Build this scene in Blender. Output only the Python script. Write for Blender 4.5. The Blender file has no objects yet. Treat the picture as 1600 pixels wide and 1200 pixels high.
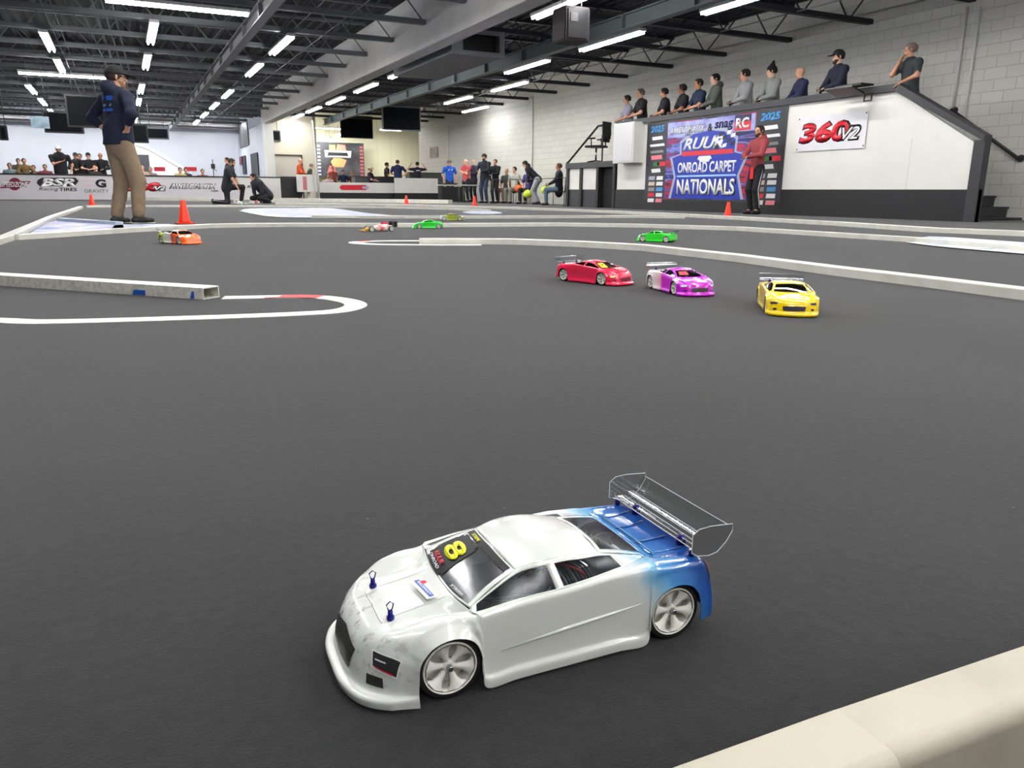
import bpy, bmesh, math, random
import numpy as np
from mathutils import Vector, Matrix

random.seed(7)
C = bpy.context.scene.collection
SC = bpy.context.scene
PI = math.pi

# ------------------------------------------------------------------ camera
F = 1200.0; CH = 0.41; RO = 0.0070
PITCH = math.atan(299.7 / 1200.0)
_c, _s = math.cos(RO), math.sin(RO)
def unroll(px, py):
    x = px - 800; y = 600 - py
    return x * _c - y * _s, x * _s + y * _c
_x, _y = unroll(190, 296)
YAW = math.atan2(-_x, (math.cos(PITCH) * F + math.sin(PITCH) * _y))
_f0 = Vector((math.sin(YAW) * math.cos(PITCH), math.cos(YAW) * math.cos(PITCH), -math.sin(PITCH)))
_r0 = Vector((math.cos(YAW), -math.sin(YAW), 0))
_u0 = _r0.cross(_f0)
_R = _r0 * _c + _u0 * _s
_U = -_r0 * _s + _u0 * _c
cam = bpy.data.cameras.new('camera'); camo = bpy.data.objects.new('camera', cam); C.objects.link(camo)
cam.sensor_fit = 'HORIZONTAL'; cam.sensor_width = 36.0; cam.lens = 36.0 * F / 1600.0
cam.clip_start = 0.02; cam.clip_end = 200
camo.matrix_world = Matrix(((_R.x, _U.x, -_f0.x, 0), (_R.y, _U.y, -_f0.y, 0), (_R.z, _U.z, -_f0.z, CH), (0, 0, 0, 1)))
SC.camera = camo

# survey helpers: where a sight line of the photograph meets a plane of the hall
def ray(px, py):
    x, y = unroll(px, py)
    return _f0 + _r0 * (x / F) + _u0 * (y / F)
def g(px, py, z=0.0):
    r = ray(px, py); t = (z - CH) / r.z
    return Vector((r.x * t, r.y * t, z))
def onX(px, py, X):
    r = ray(px, py); t = X / r.x
    return Vector((X, r.y * t, CH + r.z * t))
def onY(px, py, Y):
    r = ray(px, py); t = Y / r.y
    return Vector((r.x * t, Y, CH + r.z * t))

# ------------------------------------------------------------------ world, exposure
w = bpy.data.worlds.new('world'); SC.world = w; w.use_nodes = True
w.node_tree.nodes['Background'].inputs[0].default_value = (0.75, 0.8, 0.9, 1)
w.node_tree.nodes['Background'].inputs[1].default_value = 0.25
SC.view_settings.view_transform = 'Standard'
SC.view_settings.look = 'None'
SC.view_settings.gamma = 1.0
SC.view_settings.use_curve_mapping = False
SC.view_settings.exposure = 0.42
LAMP_W = 36.0      # power of one twin 8 ft fixture

# ------------------------------------------------------------------ materials
MATS = {}
def srgb(c):
    return tuple(((v / 255.0) / 12.92 if v <= 10 else (((v / 255.0) + 0.055) / 1.055) ** 2.4) for v in c)
def mat(name, rgb, rough=0.6, metal=0.0, spec=0.5, coat=0.0, noise=0.0, nscale=20.0, bump=0.0, bscale=200.0, rgb2=None, emit=0.0):
    if name in MATS: return MATS[name]
    m = bpy.data.materials.new(name); m.use_nodes = True
    nt = m.node_tree; b = nt.nodes['Principled BSDF']
    c = srgb(rgb) + (1,)
    b.inputs['Base Color'].default_value = c
    b.inputs['Roughness'].default_value = rough
    b.inputs['Metallic'].default_value = metal
    b.inputs['Specular IOR Level'].default_value = spec
    b.inputs['Coat Weight'].default_value = coat
    b.inputs['Coat Roughness'].default_value = 0.05
    tc = None
    if noise or bump:
        tc = nt.nodes.new('ShaderNodeTexCoord')
    if noise:
        n = nt.nodes.new('ShaderNodeTexNoise'); n.inputs['Scale'].default_value = nscale; n.inputs['Detail'].default_value = 6
        nt.links.new(tc.outputs['Object'], n.inputs['Vector'])
        mx = nt.nodes.new('ShaderNodeMix'); mx.data_type = 'RGBA'
        c2 = srgb(rgb2) + (1,) if rgb2 else tuple(v * (1 - noise) for v in c[:3]) + (1,)
        mx.inputs[6].default_value = c; mx.inputs[7].default_value = c2
        rp = nt.nodes.new('ShaderNodeValToRGB'); rp.color_ramp.elements[0].position = 0.42; rp.color_ramp.elements[1].position = 0.68
        nt.links.new(n.outputs[0], rp.inputs[0]); nt.links.new(rp.outputs[0], mx.inputs[0])
        nt.links.new(mx.outputs[2], b.inputs['Base Color'])
    if bump:
        n2 = nt.nodes.new('ShaderNodeTexNoise'); n2.inputs['Scale'].default_value = bscale; n2.inputs['Detail'].default_value = 4
        nt.links.new(tc.outputs['Object'], n2.inputs['Vector'])
        bp = nt.nodes.new('ShaderNodeBump'); bp.inputs['Strength'].default_value = bump; bp.inputs['Distance'].default_value = 0.01
        nt.links.new(n2.outputs[0], bp.inputs['Height']); nt.links.new(bp.outputs[0], b.inputs['Normal'])
    if emit:
        b.inputs['Emission Color'].default_value = c; b.inputs['Emission Strength'].default_value = emit
    MATS[name] = m
    return m
def film(name, tint, gloss=0.25, alpha=0.25, rough=0.04):
    """thin clear plastic: see-through, with a mirror-like sheen that grows towards grazing"""
    if name in MATS: return MATS[name]
    m = bpy.data.materials.new(name); m.use_nodes = True; nt = m.node_tree
    for n in list(nt.nodes):
        if n.type != 'OUTPUT_MATERIAL': nt.nodes.remove(n)
    out = [n for n in nt.nodes if n.type == 'OUTPUT_MATERIAL'][0]
    tr = nt.nodes.new('ShaderNodeBsdfTransparent'); tr.inputs[0].default_value = tint + (1,)
    gl = nt.nodes.new('ShaderNodeBsdfGlossy'); gl.inputs[0].default_value = (0.95, 0.97, 1, 1); gl.inputs['Roughness'].default_value = rough
    fr = nt.nodes.new('ShaderNodeLayerWeight'); fr.inputs[0].default_value = gloss
    mp = nt.nodes.new('ShaderNodeMapRange'); mp.inputs[3].default_value = alpha; mp.inputs[4].default_value = 1.0
    mx = nt.nodes.new('ShaderNodeMixShader')
    nt.links.new(fr.outputs['Fresnel'], mp.inputs[0]); nt.links.new(mp.outputs[0], mx.inputs[0])
    nt.links.new(tr.outputs[0], mx.inputs[1]); nt.links.new(gl.outputs[0], mx.inputs[2]); nt.links.new(mx.outputs[0], out.inputs[0])
    MATS[name] = m
    return m

# carpet: charcoal pile with pale lint specks
def carpet_mat():
    m = bpy.data.materials.new('carpet'); m.use_nodes = True; nt = m.node_tree; b = nt.nodes['Principled BSDF']
    b.inputs['Roughness'].default_value = 0.95; b.inputs['Specular IOR Level'].default_value = 0.12
    b.inputs['Sheen Weight'].default_value = 0.2; b.inputs['Sheen Roughness'].default_value = 0.5
    tc = nt.nodes.new('ShaderNodeTexCoord')
    def noise(s, d=5):
        n = nt.nodes.new('ShaderNodeTexNoise'); n.inputs['Scale'].default_value = s; n.inputs['Detail'].default_value = d
        nt.links.new(tc.outputs['Object'], n.inputs['Vector']); return n
    big = noise(1.3); fine = noise(420, 3); mid = noise(60, 6)
    r1 = nt.nodes.new('ShaderNodeValToRGB'); r1.color_ramp.elements[0].position = 0.35; r1.color_ramp.elements[1].position = 0.7
    r1.color_ramp.elements[0].color = srgb((29, 29, 30)) + (1,); r1.color_ramp.elements[1].color = srgb((37, 37, 38)) + (1,)
    nt.links.new(big.outputs[0], r1.inputs[0])
    r2 = nt.nodes.new('ShaderNodeValToRGB'); r2.color_ramp.elements[0].color = (0.55, 0.55, 0.55, 1); r2.color_ramp.elements[1].color = (1.35, 1.35, 1.35, 1)
    r2.color_ramp.elements[0].position = 0.3; r2.color_ramp.elements[1].position = 0.72
    ad = nt.nodes.new('ShaderNodeMath'); ad.operation = 'ADD'; ml = nt.nodes.new('ShaderNodeMath'); ml.operation = 'MULTIPLY'; ml.inputs[1].default_value = 0.5
    nt.links.new(fine.outputs[0], ad.inputs[0]); nt.links.new(mid.outputs[0], ad.inputs[1]); nt.links.new(ad.outputs[0], ml.inputs[0]); nt.links.new(ml.outputs[0], r2.inputs[0])
    mx = nt.nodes.new('ShaderNodeMix'); mx.data_type = 'RGBA'; mx.blend_type = 'MULTIPLY'; mx.inputs[0].default_value = 1
    nt.links.new(r1.outputs[0], mx.inputs[6]); nt.links.new(r2.outputs[0], mx.inputs[7])
    vo = nt.nodes.new('ShaderNodeTexVoronoi'); vo.inputs['Scale'].default_value = 26; nt.links.new(tc.outputs['Object'], vo.inputs['Vector'])
    lt = nt.nodes.new('ShaderNodeMath'); lt.operation = 'LESS_THAN'; lt.inputs[1].default_value = 0.035; nt.links.new(vo.outputs['Distance'], lt.inputs[0])
    wn = noise(9, 2); gt = nt.nodes.new('ShaderNodeMath'); gt.operation = 'GREATER_THAN'; gt.inputs[1].default_value = 0.60; nt.links.new(wn.outputs[0], gt.inputs[0])
    mu = nt.nodes.new('ShaderNodeMath'); mu.operation = 'MULTIPLY'; nt.links.new(lt.outputs[0], mu.inputs[0]); nt.links.new(gt.outputs[0], mu.inputs[1])
    mx2 = nt.nodes.new('ShaderNodeMix'); mx2.data_type = 'RGBA'; mx2.inputs[7].default_value = srgb((120, 118, 112)) + (1,)
    nt.links.new(mu.outputs[0], mx2.inputs[0]); nt.links.new(mx.outputs[2], mx2.inputs[6]); nt.links.new(mx2.outputs[2], b.inputs['Base Color'])
    bp = nt.nodes.new('ShaderNodeBump'); bp.inputs['Strength'].default_value = 0.35; bp.inputs['Distance'].default_value = 0.003
    nt.links.new(ml.outputs[0], bp.inputs['Height']); nt.links.new(bp.outputs[0], b.inputs['Normal'])
    return m
def block_mat(name, rgb, axis, bw=0.4, bh=0.2):
    """painted concrete block: mortar grooves as bump"""
    m = bpy.data.materials.new(name); m.use_nodes = True; nt = m.node_tree; b = nt.nodes['Principled BSDF']
    b.inputs['Base Color'].default_value = srgb(rgb) + (1,); b.inputs['Roughness'].default_value = 0.55
    tc = nt.nodes.new('ShaderNodeTexCoord'); sp = nt.nodes.new('ShaderNodeSeparateXYZ'); cb = nt.nodes.new('ShaderNodeCombineXYZ')
    nt.links.new(tc.outputs['Object'], sp.inputs[0]); nt.links.new(sp.outputs[axis], cb.inputs[0]); nt.links.new(sp.outputs['Z'], cb.inputs[1])
    br = nt.nodes.new('ShaderNodeTexBrick'); br.inputs['Scale'].default_value = 1.0; br.inputs['Brick Width'].default_value = bw; br.inputs['Row Height'].default_value = bh
    br.inputs['Mortar Size'].default_value = 0.008; br.inputs['Mortar Smooth'].default_value = 0.4
    c = srgb(rgb)
    br.inputs['Color1'].default_value = c + (1,); br.inputs['Color2'].default_value = tuple(v * 0.94 for v in c) + (1,); br.inputs['Mortar'].default_value = tuple(v * 0.72 for v in c) + (1,)
    nt.links.new(cb.outputs[0], br.inputs['Vector']); nt.links.new(br.outputs['Color'], b.inputs['Base Color'])
    bp = nt.nodes.new('ShaderNodeBump'); bp.inputs['Strength'].default_value = 0.4; bp.inputs['Distance'].default_value = 0.01; bp.invert = True
    nt.links.new(br.outputs['Fac'], bp.inputs['Height']); nt.links.new(bp.outputs[0], b.inputs['Normal'])
    return m

M_carpet = carpet_mat()
M_pvc = mat('white_vinyl', (226, 224, 214), 0.35, noise=0.12, nscale=9)
M_pvcd = mat('white_vinyl_scuffed', (222, 219, 208), 0.4, noise=0.3, nscale=48)
M_pvcin = mat('vinyl_inside', (205, 198, 180), 0.6)
M_tape = mat('white_tape', (235, 235, 230), 0.5, noise=0.12, nscale=30)
M_red_tape = mat('red_tape', (205, 25, 40), 0.5)
M_blue_tape = mat('blue_tape', (25, 90, 185), 0.6)
M_white = mat('white_paint', (222, 221, 216), 0.5, noise=0.05, nscale=3)
M_black = mat('black_paint', (26, 26, 29), 0.5)
M_dark = mat('dark_trim', (52, 52, 56), 0.5)
M_steel = mat('painted_steel', (92, 93, 96), 0.5, metal=0.2)
M_joist = mat('joist_steel', (116, 118, 124), 0.45, metal=0.3)
M_joistd = mat('joist_steel_dark', (40, 41, 48), 0.55, metal=0.2)
M_deck = mat('ceiling_deck', (24, 26, 34), 0.7)
M_beam = mat('beam_paint', (214, 211, 207), 0.6, noise=0.1, nscale=1.5)
M_cone = mat('cone_plastic', (250, 52, 18), 0.4)
M_tyre = mat('tyre_foam', (16, 16, 17), 0.75)
M_rim = mat('rim_plastic', (232, 230, 222), 0.4)
M_alu = mat('aluminium', (190, 190, 195), 0.25, metal=1.0)
M_plasticblk = mat('black_plastic', (20, 20, 22), 0.4)
M_navycord = mat('navy_anodised', (28, 26, 120), 0.3, metal=0.6)

# ------------------------------------------------------------------ object helpers
def tag(o, label, cat, group=None, kind=None):
    if label: o['label'] = label
    if cat: o['category'] = cat
    if group: o['group'] = group
    if kind: o['kind'] = kind
    return o
def thing(name, label, cat, loc=(0, 0, 0), rz=0.0, group=None):
    o = bpy.data.objects.new(name, None); C.objects.link(o)
    o.location = loc; o.rotation_euler = (0, 0, rz); o.empty_display_size = 0.1
    return tag(o, label, cat, group)
def link_mesh(name, me, parent=None, smooth=False):
    o = bpy.data.objects.new(name, me); C.objects.link(o)
    if parent: o.parent = parent
    if smooth:
        me.polygons.foreach_set('use_smooth', [True] * len(me.polygons))
    return o
def obj(name, bm, m, parent=None, smooth=False, mats=None):
    me = bpy.data.meshes.new(name); bm.to_mesh(me); bm.free()
    for k in (mats or [m]): me.materials.append(k)
    return link_mesh(name, me, parent, smooth)
def box(bm, x0, y0, z0, x1, y1, z1, mi=0):
    vs = [bm.verts.new(p) for p in ((x0, y0, z0), (x1, y0, z0), (x1, y1, z0), (x0, y1, z0), (x0, y0, z1), (x1, y0, z1), (x1, y1, z1), (x0, y1, z1))]
    for f in ((0, 3, 2, 1), (4, 5, 6, 7), (0, 1, 5, 4), (1, 2, 6, 5), (2, 3, 7, 6), (3, 0, 4, 7)):
        q = bm.faces.new([vs[i] for i in f]); q.material_index = mi
    return bm
def bx(x0, y0, z0, x1, y1, z1, bev=0.0):
    bm = box(bmesh.new(), x0, y0, z0, x1, y1, z1)
    if bev: bmesh.ops.bevel(bm, geom=bm.edges[:], offset=bev, segments=2, affect='EDGES')
    return bm
def frame_of(d):
    d = Vector(d).normalized()
    up = Vector((0, 0, 1)) if abs(d.z) < 0.95 else Vector((1, 0, 0))
    s = d.cross(up).normalized(); u = s.cross(d).normalized()
    return d, s, u
def tube(bm, pts, r, n=8, cap=True, mi=0):
    pts = [Vector(p) for p in pts]; rings = []
    rr = r if isinstance(r, (list, tuple)) else [r] * len(pts)
    for i, p in enumerate(pts):
        d = (pts[min(i + 1, len(pts) - 1)] - pts[max(i - 1, 0)])
        d, s, u = frame_of(d)
        rings.append([bm.verts.new(p + (s * math.cos(a) + u * math.sin(a)) * rr[i]) for a in [2 * PI * k / n for k in range(n)]])
    for a, b in zip(rings, rings[1:]):
        for k in range(n):
            q = bm.faces.new((a[k], a[(k + 1) % n], b[(k + 1) % n], b[k])); q.material_index = mi; q.smooth = True
    if cap:
        bm.faces.new(rings[0][::-1]); bm.faces.new(rings[-1])
    return bm
def tb(pts, r, n=8): return tube(bmesh.new(), pts, r, n)
def bar(bm, a, b, w_, h_):
    """rectangular bar from a to b; w_ sideways, h_ up"""
    a, b = Vector(a), Vector(b); d, s, u = frame_of(b - a)
    vs = [bm.verts.new(p + s * sx * w_ / 2 + u * sz * h_ / 2) for p in (a, b) for sx, sz in ((-1, -1), (1, -1), (1, 1), (-1, 1))]
    for f in ((0, 1, 2, 3), (7, 6, 5, 4), (0, 4, 5, 1), (1, 5, 6, 2), (2, 6, 7, 3), (3, 7, 4, 0)):
        bm.faces.new([vs[i] for i in f])
    return bm
def prism(bm, poly, z0, z1, mi=0):
    lo = [bm.verts.new((p[0], p[1], z0)) for p in poly]; hi = [bm.verts.new((p[0], p[1], z1)) for p in poly]
    n = len(poly)
    a = bm.faces.new(hi); b = bm.faces.new(lo[::-1])
    for k in range(n): bm.faces.new((lo[k], lo[(k + 1) % n], hi[(k + 1) % n], hi[k]))
    for f in bm.faces: f.material_index = mi
    return bm
def lathe(bm, prof, n=24, axis='Z', cen=(0, 0, 0)):
    rings = []
    for r, h in prof:
        ring = []
        for k in range(n):
            a = 2 * PI * k / n
            p = {'Z': (r * math.cos(a), r * math.sin(a), h), 'Y': (r * math.cos(a), h, r * math.sin(a)), 'X': (h, r * math.cos(a), r * math.sin(a))}[axis]
            ring.append(bm.verts.new((p[0] + cen[0], p[1] + cen[1], p[2] + cen[2])))
        rings.append(ring)
    for a, b in zip(rings, rings[1:]):
        for k in range(n):
            bm.faces.new((a[k], a[(k + 1) % n], b[(k + 1) % n], b[k])).smooth = True
    bm.faces.new(rings[0][::-1]); bm.faces.new(rings[-1])
    bmesh.ops.recalc_face_normals(bm, faces=bm.faces[:])
    return bm
def ellipsoid(bm, c, r, n=12):
    ret = bmesh.ops.create_uvsphere(bm, u_segments=n, v_segments=max(6, n // 2), radius=1.0)
    for v in ret['verts']: v.co = Vector((v.co.x * r[0] + c[0], v.co.y * r[1] + c[1], v.co.z * r[2] + c[2]))
    return bm

_fontcache = {}
def text_mesh(s, shear=0.0, bold=0.0, spacing=1.0):
    cu = bpy.data.curves.new('t', 'FONT'); cu.body = s; cu.shear = shear; cu.offset = bold; cu.space_character = spacing
    cu.size = 1.0; cu.resolution_u = 3; cu.extrude = 0.0
    to = bpy.data.objects.new('t', cu); C.objects.link(to)
    dg = bpy.context.evaluated_depsgraph_get(); dg.update()
    me = bpy.data.meshes.new_from_object(to.evaluated_get(dg))
    bpy.data.objects.remove(to); bpy.data.curves.remove(cu)
    return me
def lettering(s, m, org, xdir, ydir, wd, ht, parent, shear=0.0, bold=0.02, name='lettering', lift=0.0, thick=0.0008):
    """text fitted in a wd x ht box whose lower left corner is org; parent-local coordinates"""
    me = text_mesh(s, shear, bold)
    xd, yd = Vector(xdir).normalized(), Vector(ydir).normalized(); nd = xd.cross(yd)
    xs = [v.co.x for v in me.vertices]; ys = [v.co.y for v in me.vertices]
    x0, x1, y0, y1 = min(xs), max(xs), min(ys), max(ys)
    for v in me.vertices:
        u_ = (v.co.x - x0) / (x1 - x0) * wd; v_ = (v.co.y - y0) / (y1 - y0) * ht
        v.co = Vector(org) + xd * u_ + yd * v_ + nd * (lift + thick)
    me.materials.clear(); me.materials.append(m); me.name = name
    bm = bmesh.new(); bm.from_mesh(me)
    r = bmesh.ops.extrude_face_region(bm, geom=bm.faces[:])
    for v in r['geom']:
        if isinstance(v, bmesh.types.BMVert): v.co -= nd * thick
    bmesh.ops.recalc_face_normals(bm, faces=bm.faces[:])
    bm.to_mesh(me); bm.free()
    return link_mesh(name, me, parent)
def plate(poly, org, xdir, ydir, m, parent, name, lift=0.0, thick=0.0008):
    """flat shape given in (u,v) on a plane"""
    xd, yd = Vector(xdir).normalized(), Vector(ydir).normalized(); nd = xd.cross(yd)
    bm = bmesh.new()
    a = [bm.verts.new(Vector(org) + xd * u + yd * v + nd * (lift + thick)) for u, v in poly]
    b = [bm.verts.new(Vector(org) + xd * u + yd * v + nd * lift) for u, v in poly]
    n = len(poly); bm.faces.new(a); bm.faces.new(b[::-1])
    for k in range(n): bm.faces.new((b[k], b[(k + 1) % n], a[(k + 1) % n], a[k]))
    bmesh.ops.recalc_face_normals(bm, faces=bm.faces[:])
    bmesh.ops.triangulate(bm, faces=[f for f in bm.faces if len(f.verts) > 4])
    return obj(name, bm, m, parent)

# ================================================================== SETTING
WX = 14.0          # right wall
ZJ = 3.76          # underside of roof joists
ZD = 4.55          # roof deck
YB = 44.0
def struct(name, bm, m, smooth=False, mats=None):
    o = obj(name, bm, m, None, smooth, mats); o['kind'] = 'structure'; return o
struct('floor', bx(-16, -8, -0.06, 17, 49, 0), M_carpet)
# roof deck with corrugations running across the joists
bm = bmesh.new(); x = -16.0; prof = []
while x < 17: prof += [(x, ZD), (x + .10, ZD), (x + .13, ZD + .04), (x + .23, ZD + .04)]; x += .26
rows = [[bm.verts.new((p[0], y, p[1])) for p in prof] for y in (-8, 49)]
for k in range(len(prof) - 1): bm.faces.new((rows[0][k], rows[1][k], rows[1][k + 1], rows[0][k + 1]))
struct('ceiling', bm, M_deck)
M_wr = block_mat('block_wall_grey', (204, 203, 196), 'Y')
M_wb = block_mat('block_wall_cream', (214, 208, 186), 'X')
M_wl = mat('wall_pale_blue', (205, 211, 222), 0.6, noise=0.04, nscale=1)
struct('wall_right', bx(WX, -8, 0, WX + .2, 39.3, ZD + .05), M_wr)
struct('wall_front', bx(-16, -8.2, 0, 17, -8, ZD + .05), M_wl)
struct('wall_left', bx(-16.2, -8, 0, -16, 49, ZD + .05), M_wl)
M_curt = block_mat('panel_wall_cream', (226, 221, 188), 'X', bw=0.8, bh=6.0)
struct('wall_back', box(box(bmesh.new(), 8.5, YB, 0, 17, YB + .2, ZD + .05), 14.2, 39.2, 0, 17, 39.4, ZD + .05), M_curt)
struct('wall_back_left', bx(-16, 48, 0, 6.4, 48.2, ZD + .05), M_wl)
struct('wall_partition', box(bmesh.new(), 6.2, 37.99, 0, 6.4, 48, 3.45), M_wl)
struct('wall_cream', box(bmesh.new(), 6.4, 38, 0, 8.3, 38.2, ZD + .05), mat('wall_cream', (216, 210, 190), 0.6))
struct('wall_recess', bx(8.3, 38.2, 0, 8.5, 44.2, ZD + .05), M_wb)
struct('trim_soffit', bx(-16, 47.2, 3.72, 6.2, 48, 4.1), M_beam)

# ---- big painted concrete beam, steel girders
t = thing('roof_beam', 'long grey painted box beam running down the hall beside the light rows', 'beam', (6.0, 0, 0))
obj('beam_flange', bx(0, -7.9, 3.34, .38, 38, 4.0, .01), M_beam, t)
obj('beam_web', bx(.12, -7.9, 4.0, .3, 38, ZD), mat('beam_panel', (214, 213, 212), .6), t)
obj('column', bx(.02, 37.2, 0, .36, 37.9, 3.34), M_white, t)
def girder(xc, z0, z1, y0, y1, m, label):
    t = thing('steel_girder', label, 'beam', (xc, 0, 0))
    bm = bmesh.new(); box(bm, -.09, y0, z0, .09, y1, z0 + .02); box(bm, -.09, y0, z1 - .02, .09, y1, z1); box(bm, -.008, y0, z0 + .02, .008, y1, z1 - .02)
    obj('beam_section', bm, m, t)
    y = y0 + 1.2
    while y < y1:
        obj('stiffener', bx(-.085, y, z0 + .02, .085, y + .05, z1 - .02), m, t); y += 2.16
girder(2.67, 3.48, 3.76, 6, 47, mat('girder_grey', (128, 128, 130), .5), 'grey steel girder with stiffener plates, left of the big box beam')
girder(9.1, 3.48, 3.76, 8, 39, mat('girder_green', (104, 116, 118), .5), 'grey green steel girder to the right of the air duct')

# ---- open web roof joists, one thing each
def joist_bay(x0, x1, y, m, label, grp):
    t = thing('roof_joist', label, 'joist', (0, y, 0), 0, grp)
    L = x1 - x0
    bm = bmesh.new(); box(bm, x0, -.065, ZJ, x1, -.012, ZJ + .095); box(bm, x0, .012, ZJ, x1, .065, ZJ + .095); obj('bottom_chord', bm, m, t)
    bm = bmesh.new(); box(bm, x0, -.055, ZD - .06, x1, .055, ZD - .002); obj('top_chord', bm, m, t)
    bm = bmesh.new(); n = max(4, round(L / .62)); p = []
    for k in range(n + 1): p.append(Vector((x0 + L * k / n, 0, ZJ + .02 if k % 2 else ZD - .04)))
    for a, b in zip(p, p[1:]): bar(bm, a, b, .022, .022)
    obj('web_rods', bm, m, t)
ORDJ = ('nearest', 'second', 'third', 'fourth', 'fifth', 'sixth', 'seventh', 'eighth', 'ninth', 'tenth', 'eleventh', 'twelfth', 'thirteenth', 'fourteenth', 'fifteenth', 'sixteenth', 'seventeenth', 'eighteenth', 'nineteenth', 'twentieth')
yj = 9.8 - 2.16 * 2
k = 0
while yj < 47:
    joist_bay(-15.9, 5.98, yj, M_joist, 'grey open web roof joist left of the box beam, %s from the front' % ORDJ[k], 'roof joists left of the box beam')
    if yj < 39:
        joist_bay(6.4, WX - .02, yj, M_joistd, 'dark open web roof joist right of the box beam, %s from the front' % ORDJ[k], 'roof joists right of the box beam')
    yj += 2.16; k += 1
# bridging lines along the hall
for i, xx in enumerate((-6.2, -1.0, 4.4, 11.9)):
    t = thing('bridging_rod', ('steel bridging rod across the joists, leftmost one', 'steel bridging rod across the joists above the left light rows', 'steel bridging rod across the joists just left of the box beam', 'steel bridging rod across the dark joists near the right wall')[i], 'rod')
    obj('rod_pair', tube(tb([(xx, 5, ZJ + .03), (xx, 46 if xx < 6 else 39, ZJ + .03)], .012, 6), [(xx, 5, ZD - .1), (xx, 46 if xx < 6 else 39, ZD - .1)], .012, 6), M_joist, t)
# conduit and pipes on the left
for i, (xx, zz, r_) in enumerate(((.15, 3.95, .03), (.32, 3.98, .02), (.5, 4.0, .02), (-.1, 4.02, .02))):
    tag(obj('ceiling_pipe', tb([(xx - .8, 6, zz), (xx, 26, zz), (xx + .3, 34, zz)], r_, 8), M_steel, None), ['thick grey ceiling pipe running through the joists beside the light row', 'thin ceiling conduit next to the thick pipe', 'thin ceiling conduit, rightmost of the pipe bundle', 'thin ceiling conduit, leftmost of the pipe bundle'][i], 'pipe')

# ---- fluorescent fixtures
M_tube = mat('lamp_tube', (255, 255, 255), .4, emit=34.0)
M_tubew = mat('lamp_tube_warm', (255, 250, 205), .4, emit=28.0)
M_fix = mat('fixture_white', (225, 225, 225), .4)
def fixture(x, y, z=3.6, along='Y', L=2.44, warm=False, label='', grp=None, power=None, lamps=True):
    t = thing('ceiling_light', label, 'ceiling light', (x, y, z), 0 if along == 'Y' else -PI / 2, grp)
    obj('housing', bx(-.09, -L / 2, .03, .09, L / 2, .09, .008), M_fix, t)
    mt = M_tubew if warm else M_tube
    for sx in (-.05, .05):
        obj('lamp_tube', tb([(sx, -L / 2 + .03, 0), (sx, L / 2 - .03, 0)], .019, 8), mt, t, True)
    for sy in (-1, 1):
        obj('hanger_rod', tb([(0, sy * (L / 2 - .3), .09), (0, sy * (L / 2 - .3), ZJ + .05 - z)], .006, 6), M_steel, t)
    la = bpy.data.lights.new('lamp_light', 'AREA'); la.shape = 'RECTANGLE'; la.size = .16; la.size_y = L - .1
    la.energy = power or LAMP_W; la.color = (1, .97, .80) if warm else (1, .985, .96)
    lo = bpy.data.objects.new('lamp_light', la); C.objects.link(lo); lo.parent = t; lo.location = (0, 0, -.03)
    return t
ORD = ('nearest', 'second', 'third', 'fourth', 'fifth', 'sixth', 'seventh', 'eighth', 'ninth', 'tenth', 'eleventh', 'twelfth', 'thirteenth', 'fourteenth', 'fifteenth', 'sixteenth', 'seventeenth', 'eighteenth', 'nineteenth', 'twentieth')
GL = 'fluorescent fixtures hung from the joists'
def row(x, ys, where, warm=None):
    for i, y in enumerate(ys):
        fixture(x, y, warm=(i == warm), power=29.0 if y < 8 else None, label='ceiling light %s, %s from the front' % (where, ORD[i]), grp=GL)
row(0.92, (-4.5, 0.0, 4.5, 9.5, 19.2, 23.4, 29.5, 33.8, 42.5), 'in the row above the standing man')  # lamps nearest the camera are unseen, added to brighten the car
row(3.6, (-4.5, -1.0, 2.6, 7.0, 12.8, 19.3, 23.4, 29.5, 33.8, 38.0, 42.2), 'in the row left of the box beam')
row(-1.16, (-3.0, 2.6, 7.0, 13.0, 21.4, 25.3), 'in the far left row')
row(-2.36, (31.5, 35.7, 40.0), 'in the low row over the left pits')
row(7.35, (-4.5, -1.0, 2.6, 7.0, 12.8, 21.8, 25.6, 29.6, 33.3, 36.6), 'in the row just right of the box beam')
row(9.9, (-1.2, 2.9, 7.0, 11.0, 15.3, 19.3), 'in the row along the drivers stand')
row(11.2, (23.0, 27.2), 'in the short far right row')
fixture(9.35, 25.5, warm=True, label='yellowish ceiling light hanging beyond the air duct', grp=GL)
fixture(13.0, 29.8, power=14, label='white ceiling light closest to the far right wall', grp=GL)
fixture(1.27, 16.25, 3.6, 'X', label='long crosswise ceiling light, large at the top left', grp=GL)
fixture(-1.1, 27.15, 3.6, 'X', label='long crosswise ceiling light behind the standing man', grp=GL)
fixture(10.0, 42.6, 3.6, 'X', label='crosswise ceiling light above the black sponsor banner', grp=GL, power=70)
for i_, (px_, py_) in enumerate(((487, 216), (511, 218), (529, 212))):
    q_ = onY(px_, py_, 42.2); fixture(q_.x, 42.0, q_.z, L=1.22, label='short low ceiling light over the sponsor banner, %s of three' % ('leftmost', 'middle', 'rightmost')[i_], grp=GL, power=22)
fixture(13.3, 41.8, 3.6, 'X', L=1.22, label='added short ceiling light brightening the far right corner of the cream panel wall', grp=GL, power=60)  # lamp added so the cream walls come out brighter
fixture(-5.5, 20.0, 3.6, label='ceiling light beyond the left frame edge over the pits', grp=GL)
fixture(-9, 30.0, 3.6, label='farthest left ceiling light over the pit tables', grp=GL)
fixture(-9, 12.0, 3.6, label='ceiling light over the left side of the hall', grp=GL)
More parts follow.
